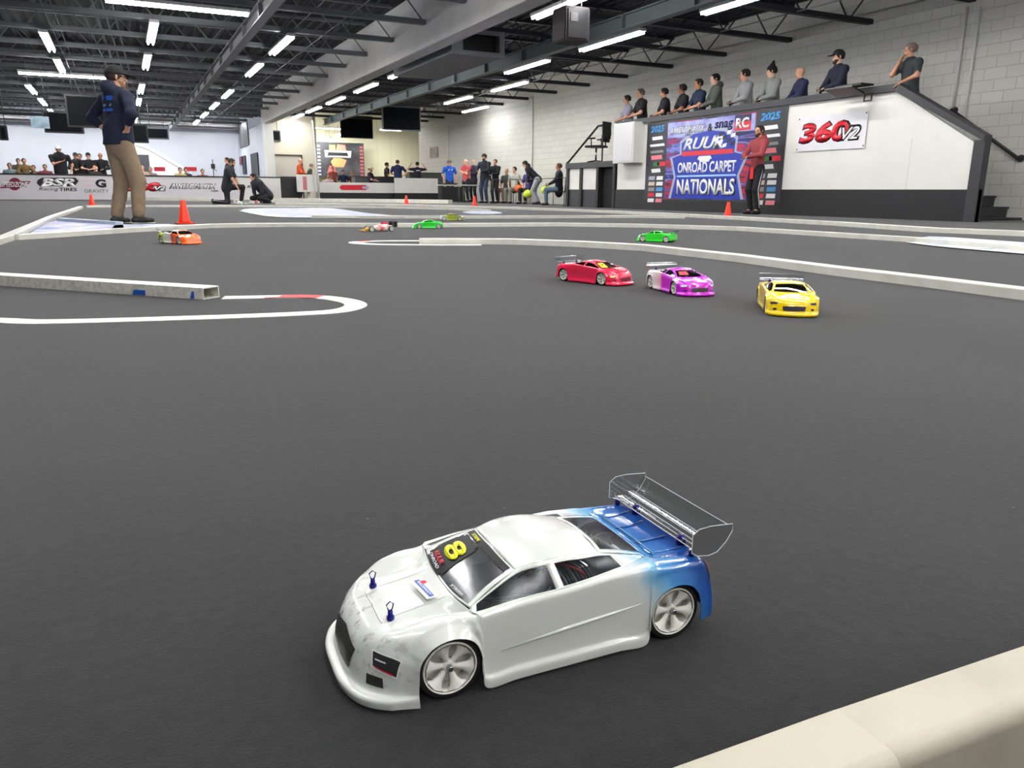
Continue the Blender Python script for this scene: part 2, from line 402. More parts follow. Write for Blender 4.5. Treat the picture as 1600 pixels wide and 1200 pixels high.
for i_, x_ in enumerate((-13, -10, -7, -4, -1, 2.0, 4.8)):
    fixture(x_, 45.6, 3.9, 'X', label='added crosswise ceiling light brightening the pale blue back wall, %s from the left' % ORD[i_].replace('nearest', 'first'), grp=GL, power=55)  # lamp row added to brighten the back wall

# ---- ducts, heaters, hanging screens
M_duct = mat('duct_grey', (104, 106, 112), .45, metal=.3)
t = thing('air_duct', 'large grey rectangular air duct hanging beside the box beam', 'duct', (6.55, 16.2, 3.26))
bm = bmesh.new(); box(bm, 0, .02, 0, 1.2, 4.0, .02); box(bm, 0, .02, .46, 1.2, 4, .48); box(bm, 0, .02, .02, .02, 4, .46); box(bm, 1.18, .02, .02, 1.2, 4, .46)
obj('duct_body', bm, M_duct, t)
bm = bmesh.new(); box(bm, -.02, -.03, -.02, 1.22, .02, .07); box(bm, -.02, -.03, .41, 1.22, .02, .5); box(bm, -.02, -.03, .07, .24, .02, .41); box(bm, 1.1, -.03, .07, 1.22, .02, .41)
obj('duct_flange', bm, mat('duct_flange', (122, 124, 130), .5), t)
obj('duct_shade', bx(.05, .3, .03, 1.15, .34, .45), M_black, t)  # black plate stands in for the shade inside the duct mouth
t = thing('unit_heater', 'dark boxy unit heater hung near the top centre', 'heater', tuple(onY(882, 62, 12.2)))
obj('heater_case', bx(0, 0, 0, .5, .45, .55, .02), mat('heater_brown', (44, 40, 43), .7), t)
for x_ in (.06, .44): obj('hanger_rod', tb([(x_, .2, .55), (x_, .2, ZD - .005 - t.location.z)], .01, 6), M_steel, t)
obj('heater_grille', bx(.06, -.02, .05, .44, 0, .5), M_black, t)
obj('warning_plate', bx(.1, -.03, .30, .24, -.021, .44), mat('pale_plate', (84, 78, 82), .6), t)
def dark_screen(px0, py0, px1, py1, Y, label, m=None, name='hanging_screen', cat='screen'):
    a = onY(px0, py1, Y); b = onY(px1, py0, Y)
    t = thing(name, label, cat, (a.x, Y, a.z))
    wd, hh = b.x - a.x, b.z - a.z
    obj('casing', bx(0, 0, 0, wd, .12, hh, .01), m or M_plasticblk, t)
    obj('panel', bx(.05, -.008, .05, wd - .05, -.001, hh - .05), mat('screen_glass', (14, 16, 22), .6, spec=.1), t)
    for xx in (wd * .2, wd * .8): obj('hanger_rod', tb([(xx, .06, hh), (xx, .06, ZD - .005 - a.z)], .012, 6), M_steel, t)
dark_screen(70, 176, 128, 207, 30, 'wide dark hanging screen behind the standing man')
dark_screen(106, 150, 162, 198, 27, 'black hanging screen left of the standing man, nearer one')
dark_screen(0, 196, 10, 219, 27, 'dark box cut by the left edge of the photo', name='hanging_box', cat='box')
dark_screen(228, 200, 263, 217, 34, 'grey hanging sign right of the standing man', M_duct)
dark_screen(178, 194, 230, 222, 30, 'dark grey hanging panel just behind the standing man')
dark_screen(598, 168, 657, 203, 33, 'dark boxy duct end hanging over the far tables', M_duct, 'far_duct', 'duct')
dark_screen(533, 182, 582, 215, 40, 'dark duct box above the sponsor banner', M_joistd, 'far_duct', 'duct')
dark_screen(416, 204, 438, 220, 37.9, 'square dark window unit high on the cream wall', mat('green_grey', (70, 78, 76), .5), 'window_unit', 'vent')
t = thing('fabric_banner', 'pale teal cloth banner hanging by the left screens', 'banner', tuple(onY(49, 200, 26)))
obj('cloth', bx(0, 0, 0, .45, .02, .32), mat('teal_cloth', (150, 175, 190), .7, noise=.4, nscale=6), t)
for xx in (.05, .4): obj('cord', tb([(xx, .01, .32), (xx, .01, ZD - .005 - onY(49, 200, 26).z)], .008, 5), M_steel, t)

# ---- conduits on right wall
def conduit(px, py0, py1, label, m):
    a = onX(px[0], py0, WX - .03); b = onX(px[1], py1, WX - .03); yy = (a.y + b.y) / 2
    tag(obj('wall_conduit', tb([(WX - .03, yy, max(b.z, .1)), (WX - .03, yy, min(a.z, ZD - .01))], .022, 8), m, None, True), label, 'conduit')
conduit((1531, 1506), 10, 193, 'white vertical conduit on the right wall above the handrail', M_white)
conduit((1510, 1490), 10, 168, 'grey vertical conduit left of the white one on the right wall', M_beam)
conduit((832, 832), 150, 270, 'thin vertical conduit on the wall left of the chair platform', M_beam)
conduit((702, 700), 195, 275, 'wide vertical pipe on the wall above the blue shirt man', M_white)

# ================================================================== DRIVERS STAND
SX = 12.0
t = thing('drivers_stand', 'raised white and black drivers stand along the right wall', 'stand', (SX, 0, 0))
M_panel = mat('stand_white', (226, 224, 218), .4, noise=.04, nscale=2)
def yz_prism(bm, poly, x0, x1):
    a = [bm.verts.new((x0, p[0], p[1])) for p in poly]; b = [bm.verts.new((x1, p[0], p[1])) for p in poly]
    n = len(poly); bm.faces.new(a); bm.faces.new(b[::-1])
    for k in range(n): bm.faces.new((a[k], b[k], b[(k + 1) % n], a[(k + 1) % n]))
    bmesh.ops.recalc_face_normals(bm, faces=bm.faces[:]); return bm
obj('white_panel', yz_prism(bmesh.new(), [(8.03, .5), (17.95, .5), (17.95, 2.12), (9.56, 2.12), (8.03, 1.2)], 0, .05), M_panel, t)
obj('black_base', bx(-.02, 7.85, 0, .06, 18.0, .5), M_black, t)
obj('panel_seam', bx(-.003, 9.15, .5, .0, 9.165, 1.35), M_beam, t)
bm = bmesh.new()
yz_prism(bm, [(7.86, 1.22), (7.86, 1.31), (9.52, 2.24), (18.0, 2.24), (18.0, 2.12), (9.56, 2.12)], -.07, .12)
obj('top_cap', bm, M_dark, t)
obj('end_post', bx(-.05, 7.85, 0, .1, 8.03, 1.24), M_dark, t)
obj('deck', bx(.06, 9.6, 1.1, 1.98, 20.6, 1.2), M_black, t)
for k in range(7):
    y1 = 8.32 + .25 * k; z = (.04, .22, .41, .585, .77, .95, 1.13)[k]
    obj('step', box(bx(.12, y1 + .03, max(0, z - .18), 1.98, y1 + .28, z - .03) if z > .1 else bmesh.new(), .12, y1, z - .03, 1.98, y1 + .28, z), M_dark, t)
# chair platform at the far end of the stand
t2 = thing('chair_platform', 'black framed landing with white infill panels at the far end of the stand', 'platform', (SX, 0, 0))
obj('platform_edge', bx(-.05, 18.02, 1.1, .12, 20.65, 1.25), M_dark, t2)
for yy in (20.52, 19.75, 18.85, 18.02): obj('post', bx(-.03, yy, 0, .1, yy + .12, 1.1), M_black, t2)
for a, b in ((19.87, 20.52), (18.97, 19.75)):
    obj('infill_panel', bx(.02, a, .5, .05, b, 1.1), M_panel, t2)
    obj('lower_panel', bx(.02, a, 0, .05, b, .5), M_dark, t2)
obj('doorway', bx(.13, 18.10, 0, .17, 18.95, 1.1), mat('doorway_shade', (20, 12, 14), .8), t2)  # dark sheet stands in for the shade within the opening
obj('stair_rail', tube(tube(tb([(-.02, 20.6, 1.25), (-.02, 18.95, 2.2), (-.02, 18.7, 2.2)], .03, 8), [(-.02, 20.6, 1.2), (-.02, 20.6, 1.3)], .03, 8), [(-.02, 18.7, 2.22), (-.02, 18.7, 1.2)], .02, 8), M_black, t2, True)
# handrail on wall
t = thing('handrail', 'black sloping wall handrail above the stand stairs', 'handrail')
a = onX(1487, 172, WX - .1); b = onX(1590, 247, WX - .1)
obj('rail_bar', tb([a, b], .028, 10), M_black, t, True)
for p in (a, b): obj('wall_bracket', lathe(bmesh.new(), [(.03, -.02), (.035, .02), (.06, .08), (.06, .1)], 14, 'X', tuple(p)), M_black, t)
# white box on the stand end
t = thing('white_cabinet', 'white box mounted on the stand left of the big event banner', 'cabinet', (11.68, 16.8, 1.16))
obj('case', bx(0, 0, 0, .32, .92, .99, .01), M_panel, t)
obj('front_panel', bx(-.012, .04, .04, 0, .88, .95), mat('cabinet_front', (212, 212, 214), .35), t)
# small square bracket and dark device on cap
t = thing('laptop', 'dark open laptop on a tray on top of the stand beside the last driver', 'laptop', (11.85, 10.3, 2.26))
obj('base', bx(-.2, -.28, 0, .12, .28, .03), M_plasticblk, t)
bm = bx(-.2, -.3, 0, -.17, .3, .34); obj('lid', bm, M_plasticblk, t)
bpy.data.objects[t.children[1].name].rotation_euler = (0, -1.25, 0); t.children[1].location = (-.05, 0, .03)
t = thing('cap_bracket', 'small black square bracket hanging on the stand edge', 'bracket', (11.9, 9.98, 2.0))
bm = bmesh.new(); box(bm, 0, 0, 0, .02, .17, .02); box(bm, 0, 0, .12, .02, .17, .14); box(bm, 0, 0, .02, .02, .02, .12); box(bm, 0, .15, .02, .02, .17, .12)
obj('frame', bm, M_black, t)

# ---- the 360 sign
t = thing('small_banner', 'white 360 v2 banner with red digits on the white stand panel', 'banner', (11.985, 11.66, 1.22))
XD, YD = (0, -1, 0), (0, 0, 1)
obj('cloth', bx(-.008, -1.58, 0, 0, .02, .64), mat('banner_white', (225, 224, 228), .45, noise=.06, nscale=4), t)
M_redsign = mat('sign_red', (210, 30, 48), .4)
lettering('360', M_plasticblk, (-.008, -.02, .13), XD, YD, 1.22, .40, t, .15, .06, lift=.0005)
lettering('360', M_redsign, (-.008, -.05, .15), XD, YD, 1.14, .36, t, .15, .045, lift=.003)
lettering('V2', M_plasticblk, (-.008, -1.02, .14), XD, YD, .46, .28, t, .3, .06, lift=.005)
lettering('V2', mat('letter_white', (240, 240, 240), .4), (-.008, -1.06, .17), XD, YD, .38, .21, t, .3, .0, lift=.007)
for yy, zz in ((0, .6), (-1.55, .6), (0, .04), (-1.55, .04)):
    obj('grommet', lathe(bmesh.new(), [(.014, -.012), (.014, -.008)], 10, 'X', (0, yy, zz)), M_black, t)

# ---- event banner
BY, BZ = 16.64, .24      # lower left corner as seen from the track
t = thing('event_banner', 'big dark blue and magenta race event banner with shield emblem on the stand', 'banner', (11.985, BY, BZ))
BW, BH = 4.66, 1.86
bm = bmesh.new(); box(bm, -.01, -BW, 0, 0, 0, BH)
# centre artwork field painted procedurally: blue, violet and red streaks
def streak_mat():
    m = bpy.data.materials.new('banner_art'); m.use_nodes = True; nt = m.node_tree; b = nt.nodes['Principled BSDF']; b.inputs['Roughness'].default_value = .4
    tc = nt.nodes.new('ShaderNodeTexCoord'); mp = nt.nodes.new('ShaderNodeMapping'); mp.inputs['Scale'].default_value = (1, .5, 3.5); mp.inputs['Rotation'].default_value = (.25, 0, 0)
    nt.links.new(tc.outputs['Object'], mp.inputs[0])
    n = nt.nodes.new('ShaderNodeTexNoise'); n.inputs['Scale'].default_value = 1.6; n.inputs['Detail'].default_value = 3; n.inputs['Distortion'].default_value = .4; nt.links.new(mp.outputs[0], n.inputs['Vector'])
    r = nt.nodes.new('ShaderNodeValToRGB'); cr = r.color_ramp
    cols = [(.30, (14, 14, 44)), (.40, (26, 34, 120)), (.455, (120, 130, 210)), (.50, (70, 30, 110)), (.58, (190, 24, 60)), (.66, (60, 14, 50)), (.8, (20, 12, 40))]
    cr.elements[0].position = cols[0][0]; cr.elements[0].color = srgb(cols[0][1]) + (1,); cr.elements[1].position = cols[1][0]; cr.elements[1].color = srgb(cols[1][1]) + (1,)
    for p, c in cols[2:]:
        e = cr.elements.new(p); e.color = srgb(c) + (1,)
    nt.links.new(n.outputs[0], r.inputs[0]); nt.links.new(r.outputs[0], b.inputs['Base Color']); return m
obj('cloth', bm, mat('banner_charcoal', (46, 48, 54), .45), t)
O = (-.01, 0, 0)
def P(poly, m, name, lift): return plate(poly, O, XD, YD, m, t, name, lift)
M_let = mat('letter_white', (240, 240, 240), .4); M_blue = mat('banner_blue', (22, 50, 170), .4); M_sil = mat('banner_silver', (165, 170, 195), .4)
M_cy = mat('banner_cyan', (70, 150, 215), .4); M_bred = mat('banner_red', (215, 35, 55), .4); M_navy = mat('banner_navy', (22, 26, 80), .4)
P([(.82, .04), (3.80, .04), (3.80, 1.82), (.82, 1.82)], streak_mat(), 'artwork', .0)
P([(.84, 1.46), (3.78, 1.46), (3.78, 1.80), (.84, 1.80)], mat('banner_pale', (170, 180, 225), .4, noise=.3, nscale=3, rgb2=(120, 110, 190)), 'header_band', .002)
sh = [(1.0, .05), (1.16, .55), (.98, 1.0), (1.35, 1.08), (1.33, 1.36), (1.75, 1.56), (2.35, 1.62), (2.9, 1.56), (3.3, 1.36), (3.28, 1.06), (3.66, .98), (3.42, .55), (3.6, .05)]
P(sh, M_sil, 'shield_border', .004)
cx = 2.31; P([(cx + (u - cx) * .93, .0 + .9 + (v - .9) * (.90 if v > .9 else 1.0)) for u, v in sh], M_blue, 'shield_field', .006)
P([(1.42, 1.02), (3.2, 1.02), (3.16, 1.12), (1.44, 1.12)], M_bred, 'red_bar', .009)
lettering('RUUR', M_sil, (-.01, -1.44, 1.13), XD, YD, 1.42, .30, t, .35, .04, lift=.008)
lettering('RUUR', M_let, (-.01, -1.47, 1.15), XD, YD, 1.36, .25, t, .35, .02, lift=.010)
for i in range(5):
    for j in range(4):
        if (i + j) % 2 == 0:
            u0 = 2.55 + i * .13; v0 = 1.12 + j * .085 + i * .015
            P([(u0, v0), (u0 + .13, v0 + .02), (u0 + .16, v0 + .1), (u0 + .03, v0 + .08)], M_let if (i + j) % 4 else M_plasticblk, 'flag_check', .012)
P([(2.0, .93), (2.5, .93), (2.45, 1.0), (2.05, 1.0)], M_let, 'small_crest', .008)
P([(2.1, .87), (2.4, .87), (2.45, .93), (2.05, .93)], M_let, 'small_crest', .008)
lettering('ONROAD CARPET', M_let, (-.01, -1.3, .63), XD, YD, 2.0, .25, t, 0, .03, lift=.008)
P([(1.28, .545), (3.32, .545), (3.32, .585), (1.28, .585)], mat('banner_lightblue', (160, 205, 245), .4), 'divider', .008)
lettering('NATIONALS', M_plasticblk, (-.01, -1.28, .125), XD, YD, 2.06, .385, t, 0, .05, lift=.008)
lettering('NATIONALS', M_let, (-.01, -1.3, .14), XD, YD, 2.0, .355, t, 0, .03, lift=.010)
lettering('AWESOMATIX', M_plasticblk, (-.01, -.92, 1.53), XD, YD, 1.28, .17, t, .3, .04, lift=.004)
lettering('AWESOMATIX', M_let, (-.01, -.93, 1.54), XD, YD, 1.26, .15, t, .3, .01, lift=.006)
lettering('USA', M_plasticblk, (-.01, -1.5, 1.47), XD, YD, .2, .05, t, .3, .03, lift=.006)
lettering('&', M_plasticblk, (-.01, -2.29, 1.53), XD, YD, .17, .16, t, 0, .03, lift=.006)
lettering('snag', M_navy, (-.01, -2.52, 1.51), XD, YD, .6, .2, t, .1, .03, lift=.006)
P([(3.16, 1.48), (3.66, 1.48), (3.66, 1.80), (3.16, 1.80)], M_bred, 'logo_square', .005)
P([(3.16, 1.66), (3.66, 1.66), (3.66, 1.80), (3.16, 1.80)], M_navy, 'logo_square', .0055)
lettering('RC', M_let, (-.01, -3.2, 1.52), XD, YD, .40, .22, t, 0, .04, lift=.008)
for u0 in (.14, 3.92):
    lettering('2025', M_cy, (-.01, -u0, 1.62), XD, YD, .56, .16, t, .15, .05, lift=.002)
    zc = 1.44
    for k, (m1, ww, hh) in enumerate(((M_let, .42, .09), (M_let, .58, .07), (mat('sponsor_grey', (140, 140, 140), .5), .52, .07), (mat('sponsor_pink', (235, 130, 140), .5), .44, .11), (mat('sponsor_green', (35, 120, 50), .5), .25, .1), (M_let, .36, .1))):
        u1 = u0 + (.56 - ww) / 2
        P([(u1 + .03, zc), (u1 + ww + .03, zc + .01), (u1 + ww, zc + hh), (u1, zc + hh - .01)], m1, 'sponsor_mark', .002)
        if k == 4:
            P([(u0 + .42, zc), (u0 + .66, zc), (u0 + .66, zc + hh), (u0 + .42, zc + hh)], M_bred, 'sponsor_mark', .002)
            P([(u0 + .34, zc), (u0 + .41, zc), (u0 + .41, zc + hh), (u0 + .34, zc + hh)], M_let, 'sponsor_mark', .002)
        zc -= .155
    for k in range(5):
        for j in range(2):
            m1 = [M_sil, M_let, mat('sponsor_tan', (215, 190, 175), .5), M_let, mat('sponsor_grey', (140, 140, 140), .5), M_cy, M_bred, M_let, M_let, mat('sponsor_pink', (235, 130, 140), .5)][k * 2 + j]
            ua = u0 + .0 + j * .33; za = zc - .02
            P([(ua, za), (ua + .26, za), (ua + .27, za + .09), (ua + .02, za + .09)], m1, 'sponsor_mark', .002)
        zc -= .135

# ================================================================== TRACK RAILS
RH, RW = .045, .09
def rail(pts, label, name='track_rail', h=RH, w_=RW, side=1, m=None, open_end=False, cat='rail', extra=None):
    """vinyl box rail along the near lower edge pts; body extends to the far side"""
    pts = [Vector((p[0], p[1], 0)) for p in pts]
    bm = bmesh.new(); rings = []
    n = len(pts)
    for i, p in enumerate(pts):
        d = (pts[min(i + 1, n - 1)] - pts[max(i - 1, 0)]).normalized()
        s = Vector((-d.y, d.x, 0)) * side
        c_ = .004
        prof = [(0, 0), (0, h - c_), (c_, h), (w_ - c_, h), (w_, h - c_), (w_, 0)]
        rings.append([bm.verts.new(p + s * a + Vector((0, 0, b))) for a, b in prof])
    for a, b in zip(rings, rings[1:]):
        for k in range(6):
            bm.faces.new((a[k], a[(k + 1) % 6], b[(k + 1) % 6], b[k]))
    bm.faces.new(rings[0])
    if not open_end: bm.faces.new(rings[-1][::-1])
    bmesh.ops.recalc_face_normals(bm, faces=bm.faces[:])
    o = obj(name, bm, m or M_pvc)
    if open_end:
        md = o.modifiers.new('wall', 'SOLIDIFY'); md.thickness = .003; md.offset = -1
    tag(o, label, cat); return o
def gp(l): return [g(*p) for p in l]
def flat(poly, m, name, parent=None, z=.002, z0=0.0):
    bm = bmesh.new()
    prism(bm, [(p[0], p[1]) for p in poly], z0, z)
    bmesh.ops.recalc_face_normals(bm, faces=bm.faces[:]); bmesh.ops.triangulate(bm, faces=[f for f in bm.faces if len(f.verts) > 4])
    return obj(name, bm, m, parent)
def ribbon(pts, w_, m, name, parent=None, z=.002, z0=0.0, closed=False):
    pts = [Vector((p[0], p[1], 0)) for p in pts]; n = len(pts); bm = bmesh.new(); L = []; R = []
    for i, p in enumerate(pts):
        d = (pts[(i + 1) % n if closed else min(i + 1, n - 1)] - pts[(i - 1) % n if closed else max(i - 1, 0)]).normalized(); s = Vector((-d.y, d.x, 0)) * w_ / 2
        L.append(p + s); R.append(p - s)
    for a, b, c_, d_ in zip(L, L[1:], R[1:], R):
        vs = [bm.verts.new((q.x, q.y, zz)) for zz in (z0, z) for q in (a, b, c_, d_)]
        for f in ((3, 2, 1, 0), (4, 5, 6, 7), (0, 1, 5, 4), (1, 2, 6, 5), (2, 3, 7, 6), (3, 0, 4, 7)): bm.faces.new([vs[i] for i in f])
    bmesh.ops.remove_doubles(bm, verts=bm.verts[:], dist=1e-5); bmesh.ops.recalc_face_normals(bm, faces=bm.faces[:])
    return obj(name, bm, m, parent)
def smooth_line(pts, n=6):
    pts = [Vector((p[0], p[1], 0)) for p in pts]; out = []
    for i in range(len(pts) - 1):
        p0, p1, p2, p3 = pts[max(i - 1, 0)], pts[i], pts[i + 1], pts[min(i + 2, len(pts) - 1)]
        for k in range(n):
            t_ = k / n
            out.append(.5 * ((2 * p1) + (p2 - p0) * t_ + (2 * p0 - 5 * p1 + 4 * p2 - p3) * t_ ** 2 + (3 * p1 - p0 - 3 * p2 + p3) * t_ ** 3))
    out.append(pts[-1]); return out

# foreground left rail, open hollow end, on the carpet
a, b = g(-120, 438), g(318, 468.5)
t = thing('track_rail', 'scuffed white rail with open hollow end at left, blue tape on its side', 'rail')
d = (b - a).normalized(); s = Vector((-d.y, d.x, 0))
bm = bmesh.new(); rings = []
for p in (a, b):
    rings.append(([bm.verts.new(p + s * u + Vector((0, 0, v))) for u, v in ((0, 0), (0, RH), (.088, RH), (.088, 0))], [bm.verts.new(p + s * u + Vector((0, 0, v))) for u, v in ((.004, .004), (.004, RH - .004), (.084, RH - .004), (.084, .004))]))
for k in range(4):
    k2 = (k + 1) % 4
    bm.faces.new((rings[0][0][k], rings[0][0][k2], rings[1][0][k2], rings[1][0][k]))
    bm.faces.new((rings[0][1][k], rings[1][1][k], rings[1][1][k2], rings[0][1][k2]))
    bm.faces.new((rings[1][0][k], rings[1][0][k2], rings[1][1][k2], rings[1][1][k]))
bmesh.ops.recalc_face_normals(bm, faces=bm.faces[:])
obj('rail_body', bm, M_pvcd, t)
def stick(fr, w_, h0, h1):
    p = a.lerp(b, fr); q = p + d * w_
    bm = bmesh.new()
    vs = [bm.verts.new(v) for v in (p - s * .0015 + Vector((0, 0, h0)), q - s * .0015 + Vector((0, 0, h0 + .001)), q - s * .0015 + Vector((0, 0, h1)), p + d * .01 - s * .0015 + Vector((0, 0, h1)),
                                    p - s * .0002 + Vector((0, 0, h0)), q - s * .0002 + Vector((0, 0, h0 + .001)), q - s * .0002 + Vector((0, 0, h1)), p + d * .01 - s * .0002 + Vector((0, 0, h1)))]
    for f in ((0, 1, 2, 3), (7, 6, 5, 4), (0, 4, 5, 1), (1, 5, 6, 2), (2, 6, 7, 3), (3, 7, 4, 0)): bm.faces.new([vs[i] for i in f])
    return bm
Lr = (b - a).length
def frac(px, py): return (g(px, py) - a).length / Lr
obj('blue_tape', stick(frac(206, 461), .068, .002, .022), M_blue_tape, t)
obj('blue_tape', stick(frac(298, 467), .02, .002, .03), M_blue_tape, t)

t = thing('tape_line', 'flat white tape loop with a red stretch on the carpet at left', 'tape')
loop = smooth_line(gp([(-60, 499.5), (0, 501), (80, 503), (300, 497), (460, 491), (530, 486), (556, 477.5), (540, 470), (498, 464.5), (440, 464), (349, 465.5)]), 8)
ribbon(loop, .082, M_tape, 'white_tape', t)
ribbon(smooth_line(gp([(500, 464.6), (470, 463.8), (438, 464)]), 5), .083, M_red_tape, 'red_tape', t, .0035, .0021)
ribbon(smooth_line(gp([(438, 465.3), (425, 465.8), (413, 466.3)]), 3), .028, mat('red_tape_worn', (220, 110, 110), .6), 'red_tape', t, .0035, .0021)

rail(gp([(655, 381.5), (750, 381.8), (800, 382.3), (900, 386), (1000, 392), (1150, 409.5), (1300, 430.5), (1450, 449.5), (1600, 469.5), (1760, 491)]), 'long curving white rail across the middle, behind the red and purple cars', m=M_pvc)
t = thing('tape_line', 'narrow pointed white tape loop at the left tip of the middle rail', 'tape')
ribbon(smooth_line(gp([(655, 376.5), (600, 376.6), (566, 377.6), (556, 379.3), (568, 381), (600, 382.2), (680, 382.8), (752, 382.8)]), 6), .12, M_tape, 'white_tape', t)
ribbon(gp([(575, 376.6), (562, 377.8)]), .06, M_red_tape, 'red_tape', t, .0035, .0021)

rail(gp([(0 - 60, 415), (0, 383), (22, 375.6), (86, 343), (130, 325.6)]), 'white boundary rail running away from the left edge to the small cone', side=1)
rail(gp([(30, 375.0), (100, 370.6), (200, 363.7), (256, 360.5), (330, 356.5), (400, 355), (500, 354.6), (600, 355)]), 'white rail past the standing man and the big orange cone')
rail(gp([(620, 355), (700, 355), (875, 353.8), (1000, 355.8), (1150, 360.5), (1300, 370.5), (1430, 379), (1600, 394), (1800, 414)]), 'white rail behind the two green cars curving to the right edge')
rail(gp([(136, 324.6), (200, 323.6), (400, 323.8), (600, 325.6), (700, 328), (762, 331)]), 'far thin white rail from the small left cone towards the centre', h=.05)
rail(gp([(487, 341), (600, 341.6), (800, 341.6), (1000, 340.5), (1070, 341.5)]), 'far white rail behind the yellow and red open wheel car')
rail(gp([(430, 319.5), (600, 321), (700, 324), (800, 327), (900, 330.8), (1000, 335.5), (1150, 343.6), (1300, 352.5), (1450, 363.2), (1600, 369.5), (1800, 386)]), 'outer white rail in front of the drivers stand', h=.055, w_=.12, m=M_pvc)
rail(gp([(-60, 311.2), (0, 311), (333, 314.5)]), 'white rail at the foot of the left sponsor boards', h=.13, w_=.1)
rail(gp([(380, 318), (420, 316), (500, 316), (620, 317), (700, 318.2)]), 'farthest white rail, behind the crouching people', h=.13, w_=.3)

# printed and white boards lying between rails
def board_mat(name, c1, c2, c3):
    m = bpy.data.materials.new(name); m.use_nodes = True; nt = m.node_tree; b = nt.nodes['Principled BSDF']; b.inputs['Roughness'].default_value = .5
    tc = nt.nodes.new('ShaderNodeTexCoord'); mp = nt.nodes.new('ShaderNodeMapping'); mp.inputs['Scale'].default_value = (.8, 2.2, 1); nt.links.new(tc.outputs['Object'], mp.inputs[0])
    n = nt.nodes.new('ShaderNodeTexNoise'); n.inputs['Scale'].default_value = 2.6; nt.links.new(mp.outputs[0], n.inputs['Vector'])
    r = nt.nodes.new('ShaderNodeValToRGB'); cr = r.color_ramp; cr.elements[0].position = .42; cr.elements[0].color = srgb(c1) + (1,); cr.elements[1].position = .5; cr.elements[1].color = srgb(c2) + (1,)
    e = cr.elements.new(.62); e.color = srgb(c3) + (1,); nt.links.new(n.outputs[0], r.inputs[0]); nt.links.new(r.outputs[0], b.inputs['Base Color']); return m
M_pb = board_mat('printed_board', (84, 120, 185), (205, 206, 220), (160, 138, 190))
M_wb2 = board_mat('pale_board', (150, 162, 200), (196, 199, 208), (176, 176, 200))
def board(px, m, label, edge=None):
    t = thing('infield_board', label, 'board')
    P_ = smooth_line(gp(px + [px[0]]), 3)[:-1]
    flat(P_, m, 'board_sheet', t, .008)
    if edge: ribbon(smooth_line(gp(edge), 4), .11, M_tape, 'tape_edge', t, .0105, .0085)
board([(40, 370), (92, 344), (180, 348), (182, 362)], M_pb, 'blue and violet printed board inside the left rail corner')
t = thing('track_rail', 'short pale blue rail piece behind the printed board by the man', 'rail'); 
a, b = g(88, 346), g(180, 352.5); d = (b - a).normalized(); s = Vector((-d.y, d.x, 0)); bm = bmesh.new()
bar(bm, a + s * .05 + Vector((0, 0, .022)), b + s * .05 + Vector((0, 0, .022)), .09, .044); obj('rail_body', bm, mat('pale_blue_vinyl', (190, 205, 222), .4), t)
board([(182, 352), (262, 351), (275, 356), (182, 359)], M_wb2, 'small pale board under the standing man and beside the orange cone')
board([(376, 329.8), (392, 326.2), (470, 325.6), (520, 326), (570, 333), (618, 338.5), (560, 341), (440, 339.5), (402, 334.5)], M_wb2, 'long pale lens shaped board in the far infield', [(378, 330), (402, 335), (440, 339.8), (560, 341.3)])
board([(722, 332), (745, 329.4), (775, 331.2), (784, 333.6), (760, 334.8), (735, 334.2)], M_wb2, 'small oval pale board far behind the green car')
board([(1428, 380), (1452, 370.5), (1600, 380), (1800, 395), (1800, 415), (1600, 397.5), (1470, 386)], board_mat('stripe_board', (215, 222, 232), (232, 234, 236), (120, 155, 205)), 'white and blue board between the rails at the right edge', [(1426, 380), (1470, 386), (1600, 397.5), (1800, 414)])

# the near rail at the bottom right: two big white lengths meeting in a sleeve joint
def near_rail(name, pa, pb, dz, label, mm):
    zt = .09 + dz
    A = g(pa[0], pa[1], zt); B = g(pb[0], pb[1], zt)
    d = (B - A).normalized(); s = Vector((-d.y, d.x, 0)); n_ = 12
    prof = []; W2 = .050 + dz; r_ = .012
    if True:
        prof = [(0, 0), (0, zt - .003), (.003, zt)]
        for k in range(n_ + 1):
            an = PI / 2 * k / n_
            prof.append((W2 - r_ + r_ * math.sin(an), zt - r_ + r_ * math.cos(an)))
        prof.append((W2, 0))
    bm = bmesh.new(); ra = [bm.verts.new(Vector((A.x, A.y, 0)) - s * u + Vector((0, 0, v))) for u, v in prof]; rb = [bm.verts.new(Vector((B.x, B.y, 0)) - s * u + Vector((0, 0, v))) for u, v in prof]
    for k in range(len(prof)): 
        k2 = (k + 1) % len(prof); bm.faces.new((ra[k], ra[k2], rb[k2], rb[k]))
    bm.faces.new(ra); bm.faces.new(rb[::-1]); bmesh.ops.recalc_face_normals(bm, faces=bm.faces[:])
    return tag(obj(name, bm, mm), label, 'rail')
near_rail('track_rail', (1296, 1106), (1900, 903), 0, 'large cream white rail at the bottom right corner, farther length with brushed marks', mat('near_vinyl', (172, 165, 148), .42, noise=.12, nscale=14))
near_rail('track_rail', (700, 1318), (1302, 1103.5), .0025, 'cream white rail length at the bottom right ending in the overlapping joint', mat('near_vinyl_b', (171, 165, 148), .42))

